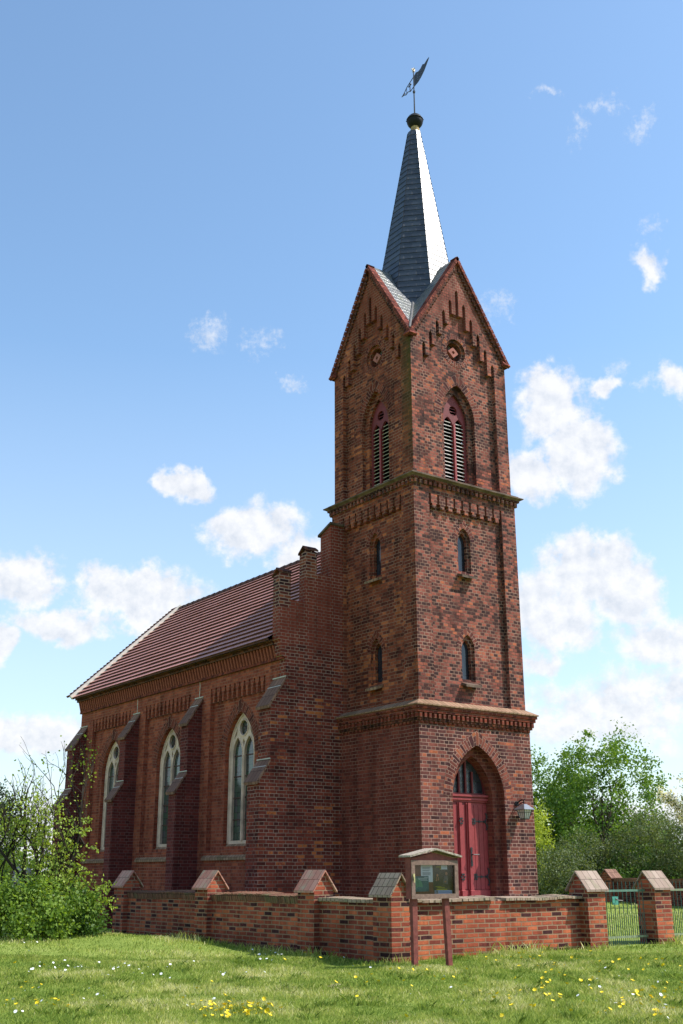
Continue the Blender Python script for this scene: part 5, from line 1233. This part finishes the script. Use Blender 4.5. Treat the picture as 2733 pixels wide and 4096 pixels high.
a = me.attributes.new('tone', 'FLOAT', 'FACE'); a.data.foreach_set('value', tn.astype(np.float32))
GRM = Mat('grass_blade', .6, .25); at_ = GRM.node('ShaderNodeAttribute', attribute_name='tone')
c = GRM.ramp(at_.outputs['Fac'], [(0, (.15, .235, .03)), (.4, (.33, .41, .07)), (.75, (.52, .53, .13)), (1, (.82, .76, .40))]); GRM.color(c)
mx_ = GRM.node('ShaderNodeMixShader'); tl = GRM.node('ShaderNodeBsdfTranslucent'); GRM.L.new(c, tl.inputs[0]); mx_.inputs[0].default_value = .35
GRM.L.new(GRM.b.outputs[0], mx_.inputs[1]); GRM.L.new(tl.outputs[0], mx_.inputs[2]); GRM.L.new(mx_.outputs[0], GRM.N['Material Output'].inputs[0])
me.materials.append(GRM.m); g_ = bpy.data.objects.new('grass', me); col.objects.link(g_); tag(g_, 'short green meadow grass of the lawn', 'grass', kind='stuff')

# ------------------------------------------------------------------ flowers, each its own object
def flower(kind):
    m = MB(); pet = 5 if kind == 'buttercup' else 9; R = .0165 if kind == 'buttercup' else .0145
    for k in range(pet):
        t = 2 * math.pi * k / pet; t0, t1 = t - math.pi / pet * .95, t + math.pi / pet * .95; up_ = .008 if kind == 'buttercup' else .002
        m.face([(0, 0, .055), (R * math.cos(t0), R * math.sin(t0), .055 + up_), (R * 1.15 * math.cos(t), R * 1.15 * math.sin(t), .055 + up_ * 1.2), (R * math.cos(t1), R * math.sin(t1), .055 + up_)])
    m.lathe([(.0, .053), (R * .45, .056), (.0, .062)], (0, 0, 0), 6); return m
YP = simple('yellow_petal', (.85, .62, .015), .5, .3, .05, 2.); WP = simple('white_petal', (.82, .82, .80), .6, .3, .03, 2.); STM = simple('flower_stem', (.10, .19, .03), .7)
stemm = MB().tube([(0, 0, -.01), (.004, .002, .053)], .0018, 3)
protos = {}
for kind, mt in (('buttercup', YP), ('daisy', WP)):
    lab = 'yellow buttercup flower in the grass' if kind == 'buttercup' else 'small white daisy flower in the grass'
    f_ = flower(kind).build(kind, mt); tag(f_, lab, 'flower', 'yellow buttercups in the lawn' if kind == 'buttercup' else 'white daisies in the lawn')
    s_ = MB().tube([(0, 0, -.01), (.004, .002, .053)], .0018, 3).build('stem', STM, f_); protos[kind] = (f_, s_)
rng = np.random.default_rng(99)
def px2ground(px, py):
    """a point of the lawn, from where it is seen in the photo"""
    d = Rt * ((px * 1.743 - 1366.5) / 4440) + Dn * ((py * 1.743 - 2048) / 4440) + Fw
    z = .1
    for _ in range(6): t = (z - CAM.z) / d.z; q = CAM + d * t; z = float(gz(q.x, q.y))
    return q
spots = {'buttercup': [], 'daisy': []}
def cluster(kind, cx, cy, sx, sy, n):
    for _ in range(n): spots[kind].append((cx + rng.normal() * sx, cy + rng.normal() * sy))
for c in ((590, 2320, 30, 12, 34), (520, 2325, 45, 10, 34), (480, 2340, 25, 6, 10), (60, 2300, 40, 14, 12), (140, 2315, 20, 6, 6), (1450, 2290, 70, 30, 26), (1530, 2330, 30, 18, 14), (1270, 2200, 90, 18, 22), (1340, 2250, 110, 25, 26), (1160, 2275, 120, 35, 24), (920, 2232, 40, 10, 8), (860, 2250, 60, 12, 8), (720, 2190, 40, 12, 6), (1500, 2210, 50, 14, 10), (1250, 2320, 120, 20, 14), (690, 2260, 200, 40, 10), (400, 2180, 60, 20, 3), (60, 2235, 50, 8, 3)): cluster('buttercup', *c)
for c in ((160, 2225, 28, 9, 22), (110, 2235, 30, 6, 10), (70, 2160, 14, 12, 10), (290, 2225, 35, 9, 14), (455, 2215, 20, 5, 6), (610, 2190, 22, 6, 14), (640, 2210, 16, 6, 8), (540, 2235, 30, 5, 7), (380, 2240, 60, 14, 7), (230, 2275, 90, 20, 8), (60, 2300, 50, 25, 9), (1470, 2290, 60, 35, 26), (1400, 2170, 80, 12, 8), (1530, 2320, 30, 25, 14), (760, 2215, 150, 20, 6), (430, 2320, 60, 14, 6), (1100, 2280, 150, 35, 8)): cluster('daisy', *c)
first = {'buttercup': True, 'daisy': True}
for kind, lst in spots.items():
    f_, s_ = protos[kind]
    for (px, py) in lst[:298]:
        if py > 2349 or py < 2110: py = 2349 - abs(rng.normal() * 40)
        q = px2ground(px, py)
        if (q.x > -4.0 and q.y > -3.95): continue
        if first[kind]: o = f_; first[kind] = False
        else:
            o = f_.copy(); col.objects.link(o); c = s_.copy(); col.objects.link(c); c.parent = o
        k = rng.uniform(.85, 1.4) * (1.2 if kind == 'buttercup' else 1.0); o.location = (q.x, q.y, q.z - .005); o.scale = (k, k, k * rng.uniform(.6, 1.2)); o.rotation_euler = (rng.normal(0, .3) + .35, rng.normal(0, .3) - .2, rng.uniform(0, 6.28))
# bare sandy patches
def sand(px, py, r1, r2, seed):
    q = px2ground(px, py); m = MB(); rr = random.Random(seed); n = 22; ringp = []
    for i in range(n):
        t = 2 * math.pi * i / n; k = rr.uniform(.7, 1.2); x = q.x + (.808 * r1 * math.cos(t) + .589 * r2 * math.sin(t)) * k; y = q.y + (-.589 * r1 * math.cos(t) + .808 * r2 * math.sin(t)) * k; ringp.append((x, y, float(gz(x, y)) + .012))
    c = (q.x, q.y, q.z + .03)
    for i in range(n): m.face([c, ringp[i], ringp[(i + 1) % n]])
    o = m.build('bare_soil', SANDM); tag(o, kind='structure')
SANDM = simple('dry_sandy_soil', (.36, .29, .18), .95, .1, .3, 14., .01)
sand(588, 2243, .22, .16, 3); sand(775, 2262, .16, .10, 4)
